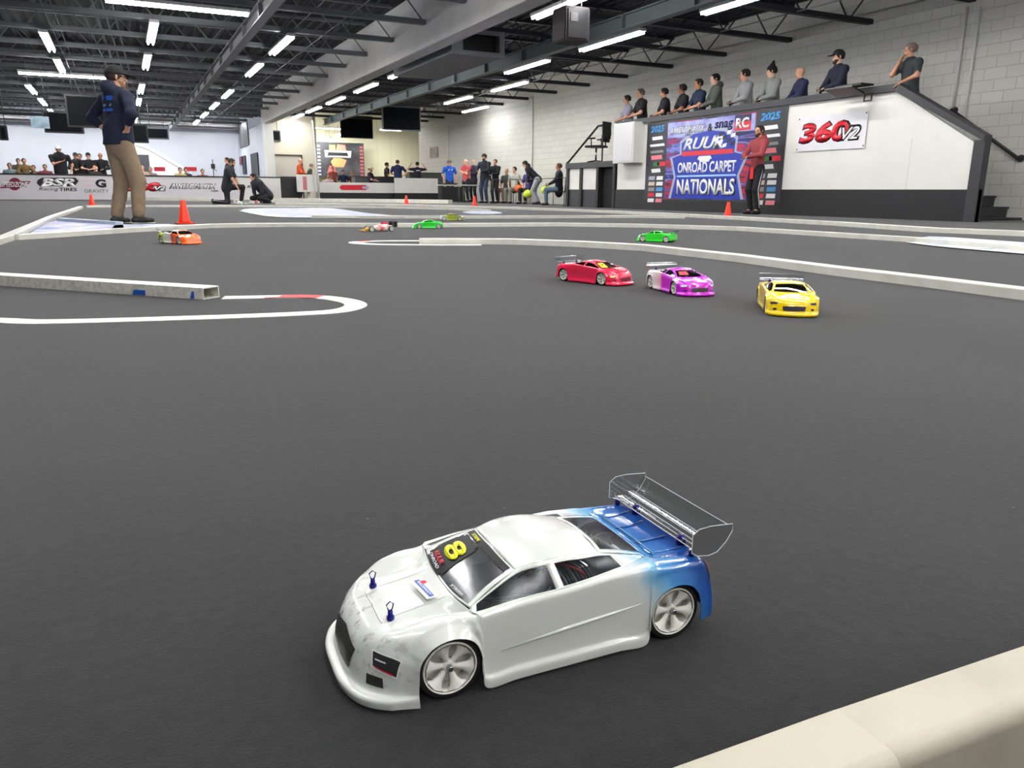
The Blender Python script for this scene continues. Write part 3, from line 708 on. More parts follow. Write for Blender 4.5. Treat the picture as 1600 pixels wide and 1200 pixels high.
# ---- cones
def cone(px, py, label, s=1.0, m=None):
    p = g(px, py); t = thing('traffic_cone', label, 'cone', (p.x, p.y, 0), .2)
    bm = bmesh.new(); lathe(bm, [(.075 * s, .015), (.07 * s, .03), (.028 * s, .28 * s), (.022 * s, .285 * s), (.02 * s, .26 * s)], 20)
    obj('cone_body', bm, m or M_cone, t)
    obj('base_plate', bx(-.1 * s, -.1 * s, 0, .1 * s, .1 * s, .016, .005), m or M_cone, t)
    return t
cone(289, 349.5, 'orange red cone beside the standing man, largest cone')
cone(144, 320.5, 'small red cone at the far left rail corner')
cone(635, 319, 'small red cone on the far track before the white barrier')
cone(741.5, 321.5, 'small red cone in front of the spectator tables')
cone(1137, 339, 'red cone on the outer rail below the event banner', .93)

# ================================================================== RC CARS
def catmull(P, n):
    """P: (k, ...) array -> dense array, n steps a span"""
    P = np.asarray(P, float); k = len(P); out = []
    for i in range(k - 1):
        p0, p1, p2, p3 = P[max(i - 1, 0)], P[i], P[i + 1], P[min(i + 2, k - 1)]
        for j in range(n):
            t = j / n
            # centripetal-like damping keeps closely spaced control points from overshooting
            m1 = (p2 - p0) * .5; m2 = (p3 - p1) * .5
            L = np.linalg.norm(p2 - p1, axis=-1, keepdims=True)
            for m in (m1, m2):
                q = np.linalg.norm(m, axis=-1, keepdims=True); f = np.minimum(1.0, L * 1.1 / np.maximum(q, 1e-9)); m *= f
            t2, t3 = t * t, t ** 3
            out.append((2 * t3 - 3 * t2 + 1) * p1 + (t3 - 2 * t2 + t) * m1 + (-2 * t3 + 3 * t2) * p2 + (t3 - t2) * m2)
    out.append(P[-1]); return np.array(out)

def car_net():
    R = []
    def row(c0, c1, c2, c3, c4, e, c5=None, c6=None, c7=None):
        c4, e = np.array(c4, float), np.array(e, float)
        c5 = np.array(c5, float) if c5 else c4 * .66 + e * .34
        c6 = np.array(c6, float) if c6 else c4 * .33 + e * .67
        c7 = np.array(c7, float) if c7 else c4 * .12 + e * .88
        R.append([c0, c1, c2, c3, c4, c5, c6, c7, e])
    # nose: lip, face, hood edge
    row((194, 0, 3), (193, 28, 3), (186, 52, 3), (176, 66, 3), (162, 76, 3), (139, 83, 3))
    row((195, 0, 9), (194, 28, 9), (187, 52, 9), (177, 66, 9), (163, 76, 9), (139.5, 83, 9))
    row((193, 0, 11.5), (192, 28, 11.5), (185, 51, 11.5), (175, 65, 11.5), (162, 75, 11.5), (139.5, 82.5, 12))
    row((187, 0, 13), (185.5, 28, 13), (178.5, 50, 13), (169, 62, 13), (157, 72, 13.5), (139.5, 81.5, 15))
    row((184, 0, 28), (183, 28, 28), (175, 48, 28), (166, 61, 28), (155, 71, 27), (139, 81.5, 26))
    row((180, 0, 41), (179, 27, 41), (171, 46, 42), (163, 59, 42), (153, 69, 41), (138.6, 81.5, 35))
    row((175, 0, 48), (174, 27, 48), (167, 45, 49), (159, 58, 49.5), (149, 68, 48), (137.6, 81.5, 40))
    row((165, 0, 53.5), (165, 27, 53.5), (159, 44, 54), (152, 58, 55.5), (144, 68.5, 54), (134.5, 82, 46))
    row((148, 0, 57.5), (148, 27, 57), (144, 44, 55.5), (139, 57, 60), (133, 69, 61.5), (126, 82.5, 54.5))
    row((125, 0, 61), (125, 27, 60.5), (121, 44, 57.5), (116, 57, 65), (112, 68, 68), (111, 83, 58.5))
    row((106, 0, 64), (106, 28, 63.5), (102, 46, 60), (99, 57, 66), (96, 68.5, 68.5), (96, 82.5, 54.5))
    row((97, 0, 66), (96, 30, 66), (93, 54, 64), (91, 62, 67), (89, 73, 67.5), (87, 81, 45), (87, 78.5, 60))
    row((93, 0, 67), (92, 30, 67), (88, 61, 68.5), (86, 70, 69.5), (84, 77, 67), (82, 80, 28), (83, 78.5, 55), (82, 79, 40), (82, 79.5, 33))
    row((88, 0, 67), (87, 30, 67.5), (86, 68.5, 69.5), (84, 73, 70), (82, 77.5, 68), (80, 81, 4), (80, 78.5, 46), (80, 78.5, 17), (80, 81, 12))
    for x, zb, y2, z2 in ((50, 74, 72, 74), (0, 76.5, 72.5, 76), (-50, 79.5, 68, 79.5)):
        row((x, 0, zb), (x, 30, zb), (x, y2, z2), (x, 76, zb - .5), (x, 78, zb - 3.5), (x, 80.5, 4), (x, 78, 47), (x, 77.5, 17), (x, 80.5, 12))
    row((-82, 0, 79), (-82, 30, 79), (-82, 58, 79.5), (-82, 69, 79.5), (-82, 76.5, 76), (-80, 81, 4), (-81, 79, 48), (-80, 79, 17), (-80, 81, 12))
    row((-90, 0, 78), (-90, 29, 78), (-89, 53.5, 78.5), (-87, 68, 79.5), (-86, 76.5, 75), (-82.5, 81, 28), (-84, 79.5, 55), (-83, 80, 40), (-83, 80.5, 33))
    row((-99, 0, 75), (-98, 28, 76), (-94, 50, 77.5), (-93, 66, 79), (-92, 76, 75), (-88, 81.5, 46))
    row((-106, 0, 74), (-105, 28, 74), (-102, 50, 75.5), (-102, 66, 78.5), (-100, 76, 74.5), (-96, 82.5, 54.5))
    row((-118, 0, 73.5), (-118, 30, 73.5), (-118, 50, 74.5), (-118, 66, 77.5), (-116, 76, 73.5), (-111, 83, 58.5))
    row((-132, 0, 74.5), (-132, 30, 74.5), (-132, 50, 75), (-132, 66, 76.5), (-130, 75.5, 72.5), (-126, 82.5, 54.5))
    row((-146, 0, 76.5), (-146, 30, 76.5), (-145, 52, 76), (-143, 65, 75.5), (-141, 74, 71.5), (-134.5, 82, 46))
    row((-149, 0, 74), (-149, 30, 74), (-148, 52, 74), (-147, 65, 73), (-145, 73.5, 69), (-137.6, 81.5, 40))
    row((-154, 0, 66), (-154, 30, 66), (-154, 54, 66), (-153, 65, 65), (-150, 75, 62), (-139, 81.5, 33))
    row((-158, 0, 50), (-158, 30, 50), (-158, 54, 50), (-157, 67, 49), (-154, 76, 47), (-139.5, 82, 26))
    row((-160, 0, 30), (-160, 30, 30), (-160, 54, 30), (-159, 67, 30), (-156, 77, 30), (-139.5, 82, 20))
    row((-160, 0, 15), (-160, 30, 15), (-160, 54, 15), (-159, 67, 15), (-156, 77, 15), (-140, 82, 15))
    return np.array(R, float) / 1000.0
NET = car_net()
R_WS, R_RW = 12, 19      # rows where the windshield base and rear window base sit
_cache = {}
def body_mesh(nu, nv):
    if (nu, nv) in _cache: return _cache[(nu, nv)]
    A = catmull(NET, nu)                       # along the car
    A = np.swapaxes(catmull(np.swapaxes(A, 0, 1), nv), 0, 1)
    bm = bmesh.new(); nr, nc = A.shape[:2]
    V = {}
    for i in range(nr):
        for j in range(nc):
            x, y, z = A[i, j]
            V[(i, j, 1)] = bm.verts.new((x, y, z))
            V[(i, j, -1)] = V[(i, j, 1)] if j == 0 else bm.verts.new((x, -y, z))
    for i in range(nr - 1):
        for j in range(nc - 1):
            if R_WS * nu <= i < R_RW * nu and j < 2 * nv: continue
            for s in (1, -1):
                q = [V[(i, j, s)], V[(i + 1, j, s)], V[(i + 1, j + 1, s)], V[(i, j + 1, s)]]
                f = bm.faces.new(q if s == -1 else q[::-1]); f.smooth = True
    bmesh.ops.remove_doubles(bm, verts=bm.verts[:], dist=1e-6)
    bmesh.ops.recalc_face_normals(bm, faces=bm.faces[:])
    _cache[(nu, nv)] = bm
    return bm

# greenhouse curves (mm)
def curve(P, n): return catmull(np.array(P, float) / 1000.0, n)
def resample(Pts, n):
    d = np.r_[0, np.cumsum(np.linalg.norm(np.diff(Pts, axis=0), axis=1))]; t = np.linspace(0, d[-1], n)
    return np.stack([np.interp(t, d, Pts[:, k]) for k in range(3)], 1)
def patch(c0, c1, ns, nt, bulge=(0, 0, 0)):
    """ruled patch from curve c0 to c1, bulged"""
    a = resample(curve(c0, 8), ns + 1); b = resample(curve(c1, 8), ns + 1); out = np.zeros((ns + 1, nt + 1, 3))
    for j in range(nt + 1):
        t = j / nt; out[:, j] = a * (1 - t) + b * t + np.array(bulge) / 1000.0 * 4 * t * (1 - t)
    return out
def mirror_full(c): return [(x, -y, z) for x, y, z in c[::-1] if y > 0] + list(c)
WS_BASE = [(93, 0, 67), (92, 30, 67.3), (87, 60, 69.5)]
WS_TOP = [(43, 0, 92), (42.5, 24, 91), (40, 47, 88.5)]
ROOF_C = [(43, 0, 92), (20, 0, 97), (-5, 0, 98.5), (-30, 0, 95), (-50, 0, 89.5)]
ROOF_E = [(40, 47, 88.5), (18, 50, 93), (-5, 50.5, 93.6), (-28, 49, 90.5), (-47, 44, 86.5)]
RW_TOP = [(-50, 0, 89.5), (-49.5, 22, 89), (-47, 44, 86.5)]
RW_BASE = [(-99, 0, 75.5), (-98, 28, 76), (-94, 50, 77.8)]
SD_BASE = [(88, 62, 68.8), (86, 68.5, 69.5), (50, 72, 74), (0, 72.5, 76), (-50, 68, 79.5), (-82, 58, 79.5), (-94, 50, 77.8)]
SD_TOP = [(88, 61, 68.8), (87, 60, 69.5), (84, 59.5, 71.2), (40, 47, 88.5), (18, 50, 93), (-5, 50.5, 93.6), (-28, 49, 90.5), (-47, 44, 86.5), (-94, 50, 77.8)]
def add_patch(bm, A, inside, want, flip=False, both=False):
    ns, nt = A.shape[0] - 1, A.shape[1] - 1
    for s in ((1, -1) if both else (1,)):
        V = {}
        for i in range(ns):
            for j in range(nt):
                if inside((i + .5) / ns, (j + .5) / nt) != want: continue
                q = []
                for a, b in ((i, j), (i + 1, j), (i + 1, j + 1), (i, j + 1)):
                    if (a, b) not in V:
                        p = A[a, b]; V[(a, b)] = bm.verts.new((p[0], p[1] * s, p[2]))
                    q.append(V[(a, b)])
                try: f = bm.faces.new(q if (s == 1) != flip else q[::-1]); f.smooth = True
                except ValueError: pass
def remap_grid(lines, n):
    """grid coordinates that always contain the given break lines"""
    xs = sorted(set([0.0, 1.0] + list(lines))); out = []
    for a, b in zip(xs, xs[1:]):
        k = max(1, round((b - a) * n)); out += [a + (b - a) * q / k for q in range(k)]
    return np.array(out + [1.0])
def regrid(A, us, vs):
    ns, nt = A.shape[0] - 1, A.shape[1] - 1; out = np.zeros((len(us), len(vs), 3))
    for k in range(3):
        tmp = np.array([np.interp(us * ns, np.arange(ns + 1), A[:, j, k]) for j in range(nt + 1)]).T
        out[:, :, k] = np.array([np.interp(vs * nt, np.arange(nt + 1), tmp[i]) for i in range(len(us))])
    return out
def add_window_patch(bmf, bmg, A, rects, n, both=False, flip=False):
    """frame into bmf, glass into bmg; rects are (u0,u1,v0,v1) with shared grid lines"""
    us = remap_grid([r[0] for r in rects] + [r[1] for r in rects], n); vs = remap_grid([r[2] for r in rects] + [r[3] for r in rects], max(6, n // 2))
    B = regrid(A, us, vs)
    um, vm = (us[1:] + us[:-1]) / 2, (vs[1:] + vs[:-1]) / 2
    for s in ((1, -1) if both else (1,)):
        for tgt, want in ((bmf, False), (bmg, True)):
            V = {}
            for i in range(len(um)):
                for j in range(len(vm)):
                    ins = any(r[0] < um[i] < r[1] and r[2] < vm[j] < r[3] for r in rects)
                    if ins != want: continue
                    q = []
                    for a, b in ((i, j), (i + 1, j), (i + 1, j + 1), (i, j + 1)):
                        if (a, b) not in V:
                            p = B[a, b]; V[(a, b)] = tgt.verts.new((p[0], p[1] * s, p[2]))
                        q.append(V[(a, b)])
                    f = tgt.faces.new(q if (s == 1) != flip else q[::-1]); f.smooth = True
_gh = {}
def greenhouse(n):
    if n in _gh: return _gh[n]
    fr = bmesh.new(); ws = bmesh.new(); rw = bmesh.new(); sd = bmesh.new()
    W = patch(mirror_full(WS_BASE), mirror_full(WS_TOP), n, n, (1.5, 0, 1.5))
    add_window_patch(fr, ws, W, [(.05, .95, .04, .97)], n)
    Rf = patch(ROOF_C, ROOF_E, n, n // 2, (0, 0, .8))
    add_patch(fr, Rf, lambda u, v: False, False, both=True)
    Rw = patch(mirror_full(RW_TOP), mirror_full(RW_BASE), n, n, (0, 0, 1.2))
    add_window_patch(fr, rw, Rw, [(.07, .93, .08, .93)], n)
    S = patch(SD_BASE, SD_TOP, n * 3, n // 2, (0, .8, 0))
    add_window_patch(fr, sd, S, [(.045, .43, .05, .87), (.47, .80, .07, .86)], n, both=True)
    for b in (fr, ws, rw, sd):
        bmesh.ops.remove_doubles(b, verts=b.verts[:], dist=1e-5); bmesh.ops.recalc_face_normals(b, faces=b.faces[:])
    # make sure outward
    _gh[n] = (fr, ws, rw, sd, W, Rw, S, Rf)
    return _gh[n]
def surf(A, u, v):
    ns, nt = A.shape[0] - 1, A.shape[1] - 1
    x, y = min(max(u, 0), 1) * ns, min(max(v, 0), 1) * nt; i, j = min(int(x), ns - 1), min(int(y), nt - 1); a, b = x - i, y - j
    return A[i, j] * (1 - a) * (1 - b) + A[i + 1, j] * a * (1 - b) + A[i, j + 1] * (1 - a) * b + A[i + 1, j + 1] * a * b
def sticker_on(A, u0, u1, v0, v1, m, name, parent, lift=.0006, n=10, rnd=0.0):
    bm = bmesh.new(); V = []
    for i in range(n + 1):
        rw_ = []
        for j in range(n + 1):
            u, v = u0 + (u1 - u0) * i / n, v0 + (v1 - v0) * j / n
            p = surf(A, u, v); du = surf(A, u + .01, v) - surf(A, u - .01, v); dv = surf(A, u, v + .01) - surf(A, u, v - .01)
            nn = np.cross(du, dv); nn /= np.linalg.norm(nn) + 1e-12
            if nn[2] < 0: nn = -nn
            rw_.append(bm.verts.new(p + nn * lift))
        V.append(rw_)
    for i in range(n):
        for j in range(n):
            if rnd and (i in (0, n - 1)) and (j in (0, n - 1)): continue
            bm.faces.new((V[i][j], V[i + 1][j], V[i + 1][j + 1], V[i][j + 1])).smooth = True
    bmesh.ops.recalc_face_normals(bm, faces=bm.faces[:])
    return obj(name, bm, m, parent)
def plane_axes(A, u, v, swap=False):
    """tangent frame on a patch for flat lettering"""
    p = Vector(surf(A, u, v)); du = Vector(surf(A, u + .02, v) - surf(A, u - .02, v)).normalized(); dv = Vector(surf(A, u, v + .02) - surf(A, u, v - .02)).normalized()
    return p, du, dv

def wheel(t, x, y, m_rim, hi=True, side=1):
    """rim with six tapered spokes and a nut; axle along y"""
    n = 48 if hi else 20
    r, w_ = .0275, .022
    t0 = .0 if side > 0 else 0
    bm = bmesh.new()
    # rim barrel + lip
    lathe(bm, [(.0235, -.001), (.0245, 0), (.0250, -.0006), (.0252, -.004), (.0252, -w_), (.0225, -w_), (.0222, -.004), (.0228, -.0015)], n, 'Y')
    bm.faces.ensure_lookup_table()
    caps = [f for f in bm.faces if len(f.verts) > 4]
    bmesh.ops.delete(bm, geom=caps, context='FACES_ONLY')
    ns = 6
    for k in range(ns):
        a = 2 * PI * k / ns + .2; da = 2 * PI / ns
        # spoke: wide at hub and rim with a waist, domed
        pts = [(.004, .52), (.009, .34), (.014, .29), (.019, .34), (.0226, .47)]
        L = []; Rr = []
        for rr, hw in pts:
            hgt = -.0015 - .0045 * (1 - (rr / .0235)) if hi else -.003
            L.append((rr, a - hw * (.9 if rr > .006 else .9), hgt)); Rr.append((rr, a + hw * .9, hgt))
        for (l0, r0), (l1, r1) in zip(zip(L, Rr), zip(L[1:], Rr[1:])):
            top = [bm.verts.new((q[0] * math.cos(q[1]), q[2] + (.0 if abs(q[1] - a) < 9 else 0), q[0] * math.sin(q[1]))) for q in (l0, r0, r1, l1)]
            mid0 = bm.verts.new((l0[0] * math.cos(a), l0[2] + .0016, l0[0] * math.sin(a))); mid1 = bm.verts.new((l1[0] * math.cos(a), l1[2] + .0016, l1[0] * math.sin(a)))
            bk = [bm.verts.new((q[0] * math.cos(q[1]), q[2] - .003, q[0] * math.sin(q[1]))) for q in (l0, r0, r1, l1)]
            for f in ((top[0], mid0, mid1, top[3]), (mid0, top[1], top[2], mid1), (top[0], top[3], bk[3], bk[0]), (top[1], bk[1], bk[2], top[2]), (bk[0], bk[3], bk[2], bk[1])):
                bm.faces.new(f).smooth = True
    lathe(bm, [(.0062, -.010), (.0062, -.0045), (.0045, -.0035)], 20, 'Y')
    lathe(bm, [(.0224, -.0165), (.0224, -.016)], n, 'Y')
    bmesh.ops.remove_doubles(bm, verts=bm.verts[:], dist=1e-6)
    bmesh.ops.recalc_face_normals(bm, faces=bm.faces[:])
    W = obj('wheel', bm, m_rim, t)
    W.location = (x, y - side * .0015, .0286); W.rotation_euler = (0, 0, 0 if side > 0 else PI); W.scale = (.94, 1, .94)
    bm = bmesh.new()
    lathe(bm, [(.0253, -.0215), (.0290, -.0222), (.0304, -.019), (.0304, -.004), (.0290, -.0008), (.0253, -.0016)], n, 'Y')
    bm.faces.ensure_lookup_table(); bmesh.ops.delete(bm, geom=[f for f in bm.faces if len(f.verts) > 4], context='FACES_ONLY')
    obj('tyre', bm, M_tyre, W, True)
    bm = bmesh.new(); lathe(bm, [(.0030, -.004), (.0030, .0005), (.0022, .0012)], 6, 'Y'); obj('wheel_nut', bm, M_alu, W)
    return W

M_clear = film('clear_lexan', (.86, .88, .88), gloss=.3, alpha=.06, rough=.12)
M_edge = mat('lexan_edge', (200, 204, 206), .2)
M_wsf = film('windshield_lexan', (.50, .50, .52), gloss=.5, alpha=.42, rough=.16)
M_sidef = film('side_lexan', (.80, .84, .88), gloss=.10, alpha=.02, rough=.22)
M_tint = film('tinted_lexan', (.16, .16, .18), gloss=.35, alpha=.10)
def stretch(bm): return bm
def rwing(t, hi, m_film, m_rib, wide=.074):
    """clear rear wing: swept plate with ribs and end plates"""
    prof = [(-.136, .083), (-.148, .0835), (-.156, .086), (-.164, .091), (-.171, .0985), (-.1735, .103)]
    bm = bmesh.new(); n = 10
    rows = [[bm.verts.new((x, -wide + 2 * wide * k / n, z)) for k in range(n + 1)] for x, z in prof]
    for a, b in zip(rows, rows[1:]):
        for k in range(n): bm.faces.new((a[k], a[k + 1], b[k + 1], b[k])).smooth = True
    wing = obj('rear_wing', bm, m_film, t)
    for s in (-1, 1):
        ep = [(-.130, .083), (-.130, .101), (-.137, .106), (-.150, .107), (-.176, .105), (-.1765, .098), (-.170, .088), (-.160, .079), (-.150, .077), (-.137, .079)]
        bm = bmesh.new(); vs = [bm.verts.new((x, s * wide, z)) for x, z in ep]; bm.faces.new(vs)
        obj('end_plate', bm, m_film, wing)
        if hi: obj('plate_edge', tube(bmesh.new(), [(x, s * wide, z) for x, z in ep + ep[:1]], .0004, 5, cap=False), m_rib, wing)
    if hi:
        for x, z in ((-.142, .0836), (-.1475, .0842), (-.153, .0856), (-.158, .088), (-.1735, .103), (-.136, .083)):
            obj('wing_rib', tb([(x, -wide + .004, z), (x, wide - .004, z)], .00045, 5), m_rib, wing)
    for s in (-1, 1):
        obj('wing_post', tube(tb([(-.143, s * .040, .074), (-.143, s * .040, .081)], .005, 12), [(-.143, s * .040, .081), (-.143, s * .040, .0845)], .0035, 12), M_navycord, wing)
        if hi: obj('wing_screw', tb([(-.143, s * .040, .0845), (-.143, s * .040, .087)], .0022, 8), M_alu, wing)
    return wing

def islands(bm):
    bm = bm.copy(); bm.faces.ensure_lookup_table(); seen = set(); out = []
    for f in bm.faces:
        if f.index in seen: continue
        st = [f]; seen.add(f.index); comp = []
        while st:
            q = st.pop(); comp.append(q)
            for e in q.edges:
                for h in e.link_faces:
                    if h.index not in seen: seen.add(h.index); st.append(h)
        nb = bmesh.new(); M = {}
        for q in comp:
            for v in q.verts:
                if v not in M: M[v] = nb.verts.new(v.co)
            nb.faces.new([M[v] for v in q.verts]).smooth = True
        out.append(nb)
    return out
def make_car(label, P, head, m_body, scale=1.0, hi=False, win=None, m_rimm=None, grp=None, body_clip=True, wing_m=None, cz=0.0):
    t = thing('rc_car', label, 'toy car', (P[0], P[1], cz), head, grp)
    t.scale = (scale,) * 3
    nu, nv, n = (7, 7, 34) if hi else (2, 2, 8)
    bm = body_mesh(nu, nv).copy(); fr, ws, rw, sd, W, Rw, S, Rf = greenhouse(n)
    me = bpy.data.meshes.new('tmp'); fr.to_mesh(me); bm.from_mesh(me); bpy.data.meshes.remove(me)
    body = obj('body_shell', bm, m_body, t)
    md = body.modifiers.new('shell', 'SOLIDIFY'); md.thickness = .0008; md.offset = -1
    glass = win or M_tint
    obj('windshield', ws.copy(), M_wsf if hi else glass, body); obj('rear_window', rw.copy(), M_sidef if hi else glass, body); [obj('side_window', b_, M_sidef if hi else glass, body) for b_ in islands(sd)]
    for x in (.111, -.111):
        for s in (1, -1): wheel(t, x, s * .0795, m_rimm or M_rim, hi, s)
    # chassis
    obj('chassis_plate', bx(-.14, -.045, .005, .16, .045, .0075), mat('carbon_plate', (24, 24, 27), .3), t)
    obj('inner_liner', bx(-.13, -.055, .03, .13, .055, .045), M_black, t)
    rwing(t, hi, wing_m or M_clear, M_edge)
    return t, body, W, Rw, S, Rf
def place_car(pf, pr, side):
    """pf, pr: pixels where the near front and rear tyres touch; side +1 when the near side is the car's left"""
    A, B = g(*pf), g(*pr); d = A - B; L = d.length; d.normalize(); left = Vector((-d.y, d.x, 0)); s = L / .222
    c = (A + B) / 2 - left * side * .078 * s
    return (c.x, c.y), math.atan2(d.y, d.x), s

# ---- hero car paint: white body fading to blue at the tail
def hero_paint():
    m = bpy.data.materials.new('white_blue_paint'); m.use_nodes = True; nt = m.node_tree; b = nt.nodes['Principled BSDF']
    b.inputs['Roughness'].default_value = .22; b.inputs['Coat Weight'].default_value = .8; b.inputs['Coat Roughness'].default_value = .03
    tc = nt.nodes.new('ShaderNodeTexCoord'); sp = nt.nodes.new('ShaderNodeSeparateXYZ'); nt.links.new(tc.outputs['Object'], sp.inputs[0])
    n = nt.nodes.new('ShaderNodeTexNoise'); n.inputs['Scale'].default_value = 38; n.inputs['Detail'].default_value = 5; nt.links.new(tc.outputs['Object'], n.inputs['Vector'])
    a = nt.nodes.new('ShaderNodeMath'); a.operation = 'MULTIPLY_ADD'; a.inputs[1].default_value = -1.0; a.inputs[2].default_value = 0
    nt.links.new(sp.outputs['X'], a.inputs[0])
    # lower panels turn blue further back: subtract a share of how low the point is
    zl = nt.nodes.new('ShaderNodeMapRange'); zl.inputs[1].default_value = .015; zl.inputs[2].default_value = .070; zl.inputs[3].default_value = -.026; zl.inputs[4].default_value = .006
    nt.links.new(sp.outputs['Z'], zl.inputs[0])
    s1 = nt.nodes.new('ShaderNodeMath'); s1.operation = 'ADD'; nt.links.new(a.outputs[0], s1.inputs[0]); nt.links.new(zl.outputs[0], s1.inputs[1])
    nn = nt.nodes.new('ShaderNodeMath'); nn.operation = 'MULTIPLY_ADD'; nn.inputs[1].default_value = .022; nn.inputs[2].default_value = -.011; nt.links.new(n.outputs[0], nn.inputs[0])
    s2 = nt.nodes.new('ShaderNodeMath'); s2.operation = 'ADD'; nt.links.new(s1.outputs[0], s2.inputs[0]); nt.links.new(nn.outputs[0], s2.inputs[1])
    mr = nt.nodes.new('ShaderNodeMapRange'); mr.inputs[1].default_value = .06; mr.inputs[2].default_value = .16; nt.links.new(s2.outputs[0], mr.inputs[0])
    r = nt.nodes.new('ShaderNodeValToRGB'); cr = r.color_ramp
    cr.elements[0].position = 0; cr.elements[0].color = srgb((211, 214, 208)) + (1,)
    cr.elements[1].position = 1; cr.elements[1].color = srgb((6, 36, 112)) + (1,)
    for p, c in ((.14, (200, 210, 212)), (.32, (112, 166, 198)), (.46, (44, 116, 176)), (.72, (16, 76, 150))):
        e = cr.elements.new(p); e.color = srgb(c) + (1,)
    nt.links.new(mr.outputs[0], r.inputs[0])
    # scuffs on the nose
    mp = nt.nodes.new('ShaderNodeMapping'); mp.inputs['Scale'].default_value = (18, 46, 46); mp.inputs['Rotation'].default_value = (0, 0, .5); nt.links.new(tc.outputs['Object'], mp.inputs[0])
    sc = nt.nodes.new('ShaderNodeTexNoise'); sc.inputs['Scale'].default_value = 2.6; sc.inputs['Detail'].default_value = 8; sc.inputs['Roughness'].default_value = .7; nt.links.new(mp.outputs[0], sc.inputs['Vector'])
    sr = nt.nodes.new('ShaderNodeMapRange'); sr.inputs[1].default_value = .53; sr.inputs[2].default_value = .70; nt.links.new(sc.outputs[0], sr.inputs[0])
    xr = nt.nodes.new('ShaderNodeMapRange'); xr.inputs[1].default_value = .125; xr.inputs[2].default_value = .165; nt.links.new(sp.outputs['X'], xr.inputs[0])
    zr = nt.nodes.new('ShaderNodeMapRange'); zr.inputs[1].default_value = .014; zr.inputs[2].default_value = .024; nt.links.new(sp.outputs['Z'], zr.inputs[0])
    mu = nt.nodes.new('ShaderNodeMath'); mu.operation = 'MULTIPLY'; nt.links.new(sr.outputs[0], mu.inputs[0]); nt.links.new(xr.outputs[0], mu.inputs[1])
    mu2 = nt.nodes.new('ShaderNodeMath'); mu2.operation = 'MULTIPLY'; nt.links.new(mu.outputs[0], mu2.inputs[0]); nt.links.new(zr.outputs[0], mu2.inputs[1])
    mx = nt.nodes.new('ShaderNodeMix'); mx.data_type = 'RGBA'; mx.inputs[7].default_value = srgb((118, 112, 100)) + (1,)
    nt.links.new(mu2.outputs[0], mx.inputs[0]); nt.links.new(r.outputs[0], mx.inputs[6]); nt.links.new(mx.outputs[2], b.inputs['Base Color'])
    return m
hx, hy = (.203 + .425) / 2, (.519 + .511) / 2
hd = math.atan2(.008, -.222)
hl = Vector((-math.sin(hd), math.cos(hd), 0))
hero, hb, WSP, RWP, SDP, RFP = make_car('white car with blue tail, clear wing and yellow number eight, in the foreground', (hx - hl.x * .0795, hy - hl.y * .0795), hd, hero_paint(), 1.0, True)
M_stk = mat('sticker_black', (16, 14, 20), .45, spec=.25); M_yel = mat('sticker_yellow', (240, 235, 20), .4); M_sw = mat('sticker_white', (236, 236, 238), .4)
# windshield strip, number plate sticker; u runs from the car's right to left (y from -60 to +60)
sticker_on(WSP, .05, .95, .845, .97, M_stk, 'windshield_banner', hb, .0007, 14)
sticker_on(WSP, .07, .47, .01, .83, M_stk, 'number_sticker', hb, .0007, 12, 1)
p, du, dv = plane_axes(WSP, .30, .42)
nrm = du.cross(dv); 
if nrm.z < 0: nrm = -nrm
# the car faces away from its own driver: text reads from the front, top towards the roof
rt = du.normalized(); upv = dv.normalized()
o_ = p - rt * .0 + nrm * .0012
def ontext(A, u0, u1, v0, v1, s, m, shear=0, bold=.02, lift=.0014, axes=None):
    a, b, c_ = Vector(surf(A, u0, v0)), Vector(surf(A, u1, v0)), Vector(surf(A, u0, v1))
    xd = (b - a); yd = (c_ - a); w_, h_ = xd.length, yd.length
    o = lettering(s, m, a, xd, yd, w_, h_, hb, shear, bold, lift=0, thick=.0002)
    n_ = xd.cross(yd).normalized()
    if n_.z < 0: n_ = -n_
    for v in o.data.vertices: v.co += n_ * lift
    return o
ontext(WSP, .15, .41, .30, .68, '8', M_yel, 0, .03, .0020)
ontext(WSP, .12, .38, .06, .12, 'ONROAD', M_sw, .2, .0, .0022)
ontext(WSP, .14, .36, .14, .24, 'RUUR', mat('sticker_red', (190, 30, 50), .4), .3, .03, .0022)
ontext(WSP, .16, .36, .872, .93, 'XTREME', M_yel, .2, .0, .0016)
ontext(WSP, .66, .86, .07, .12, 'XTREME', M_sw, .2, .02, .0018)
# headlights, grille, fog vent as shaped insets lying on the nose surface
NETM = catmull(NET, 7); NETM = np.swapaxes(catmull(np.swapaxes(NETM, 0, 1), 7), 0, 1)
def nosept(r, c, lift=.0006, s=1):
    i, j = r * 7, c * 7; A = NETM; i0, j0 = min(int(i), A.shape[0] - 2), min(int(j), A.shape[1] - 2); a, b = i - i0, j - j0
    q = A[i0, j0] * (1 - a) * (1 - b) + A[i0 + 1, j0] * a * (1 - b) + A[i0, j0 + 1] * (1 - a) * b + A[i0 + 1, j0 + 1] * a * b
    di = A[i0 + 1, j0] - A[i0, j0]; dj = A[i0, j0 + 1] - A[i0, j0]; n_ = np.cross(dj, di); n_ /= np.linalg.norm(n_) + 1e-12
    if np.dot(n_, q - np.array([0.0, 0, .03])) < 0: n_ = -n_
    q = q + n_ * lift
    return Vector((q[0], q[1] * s, q[2]))
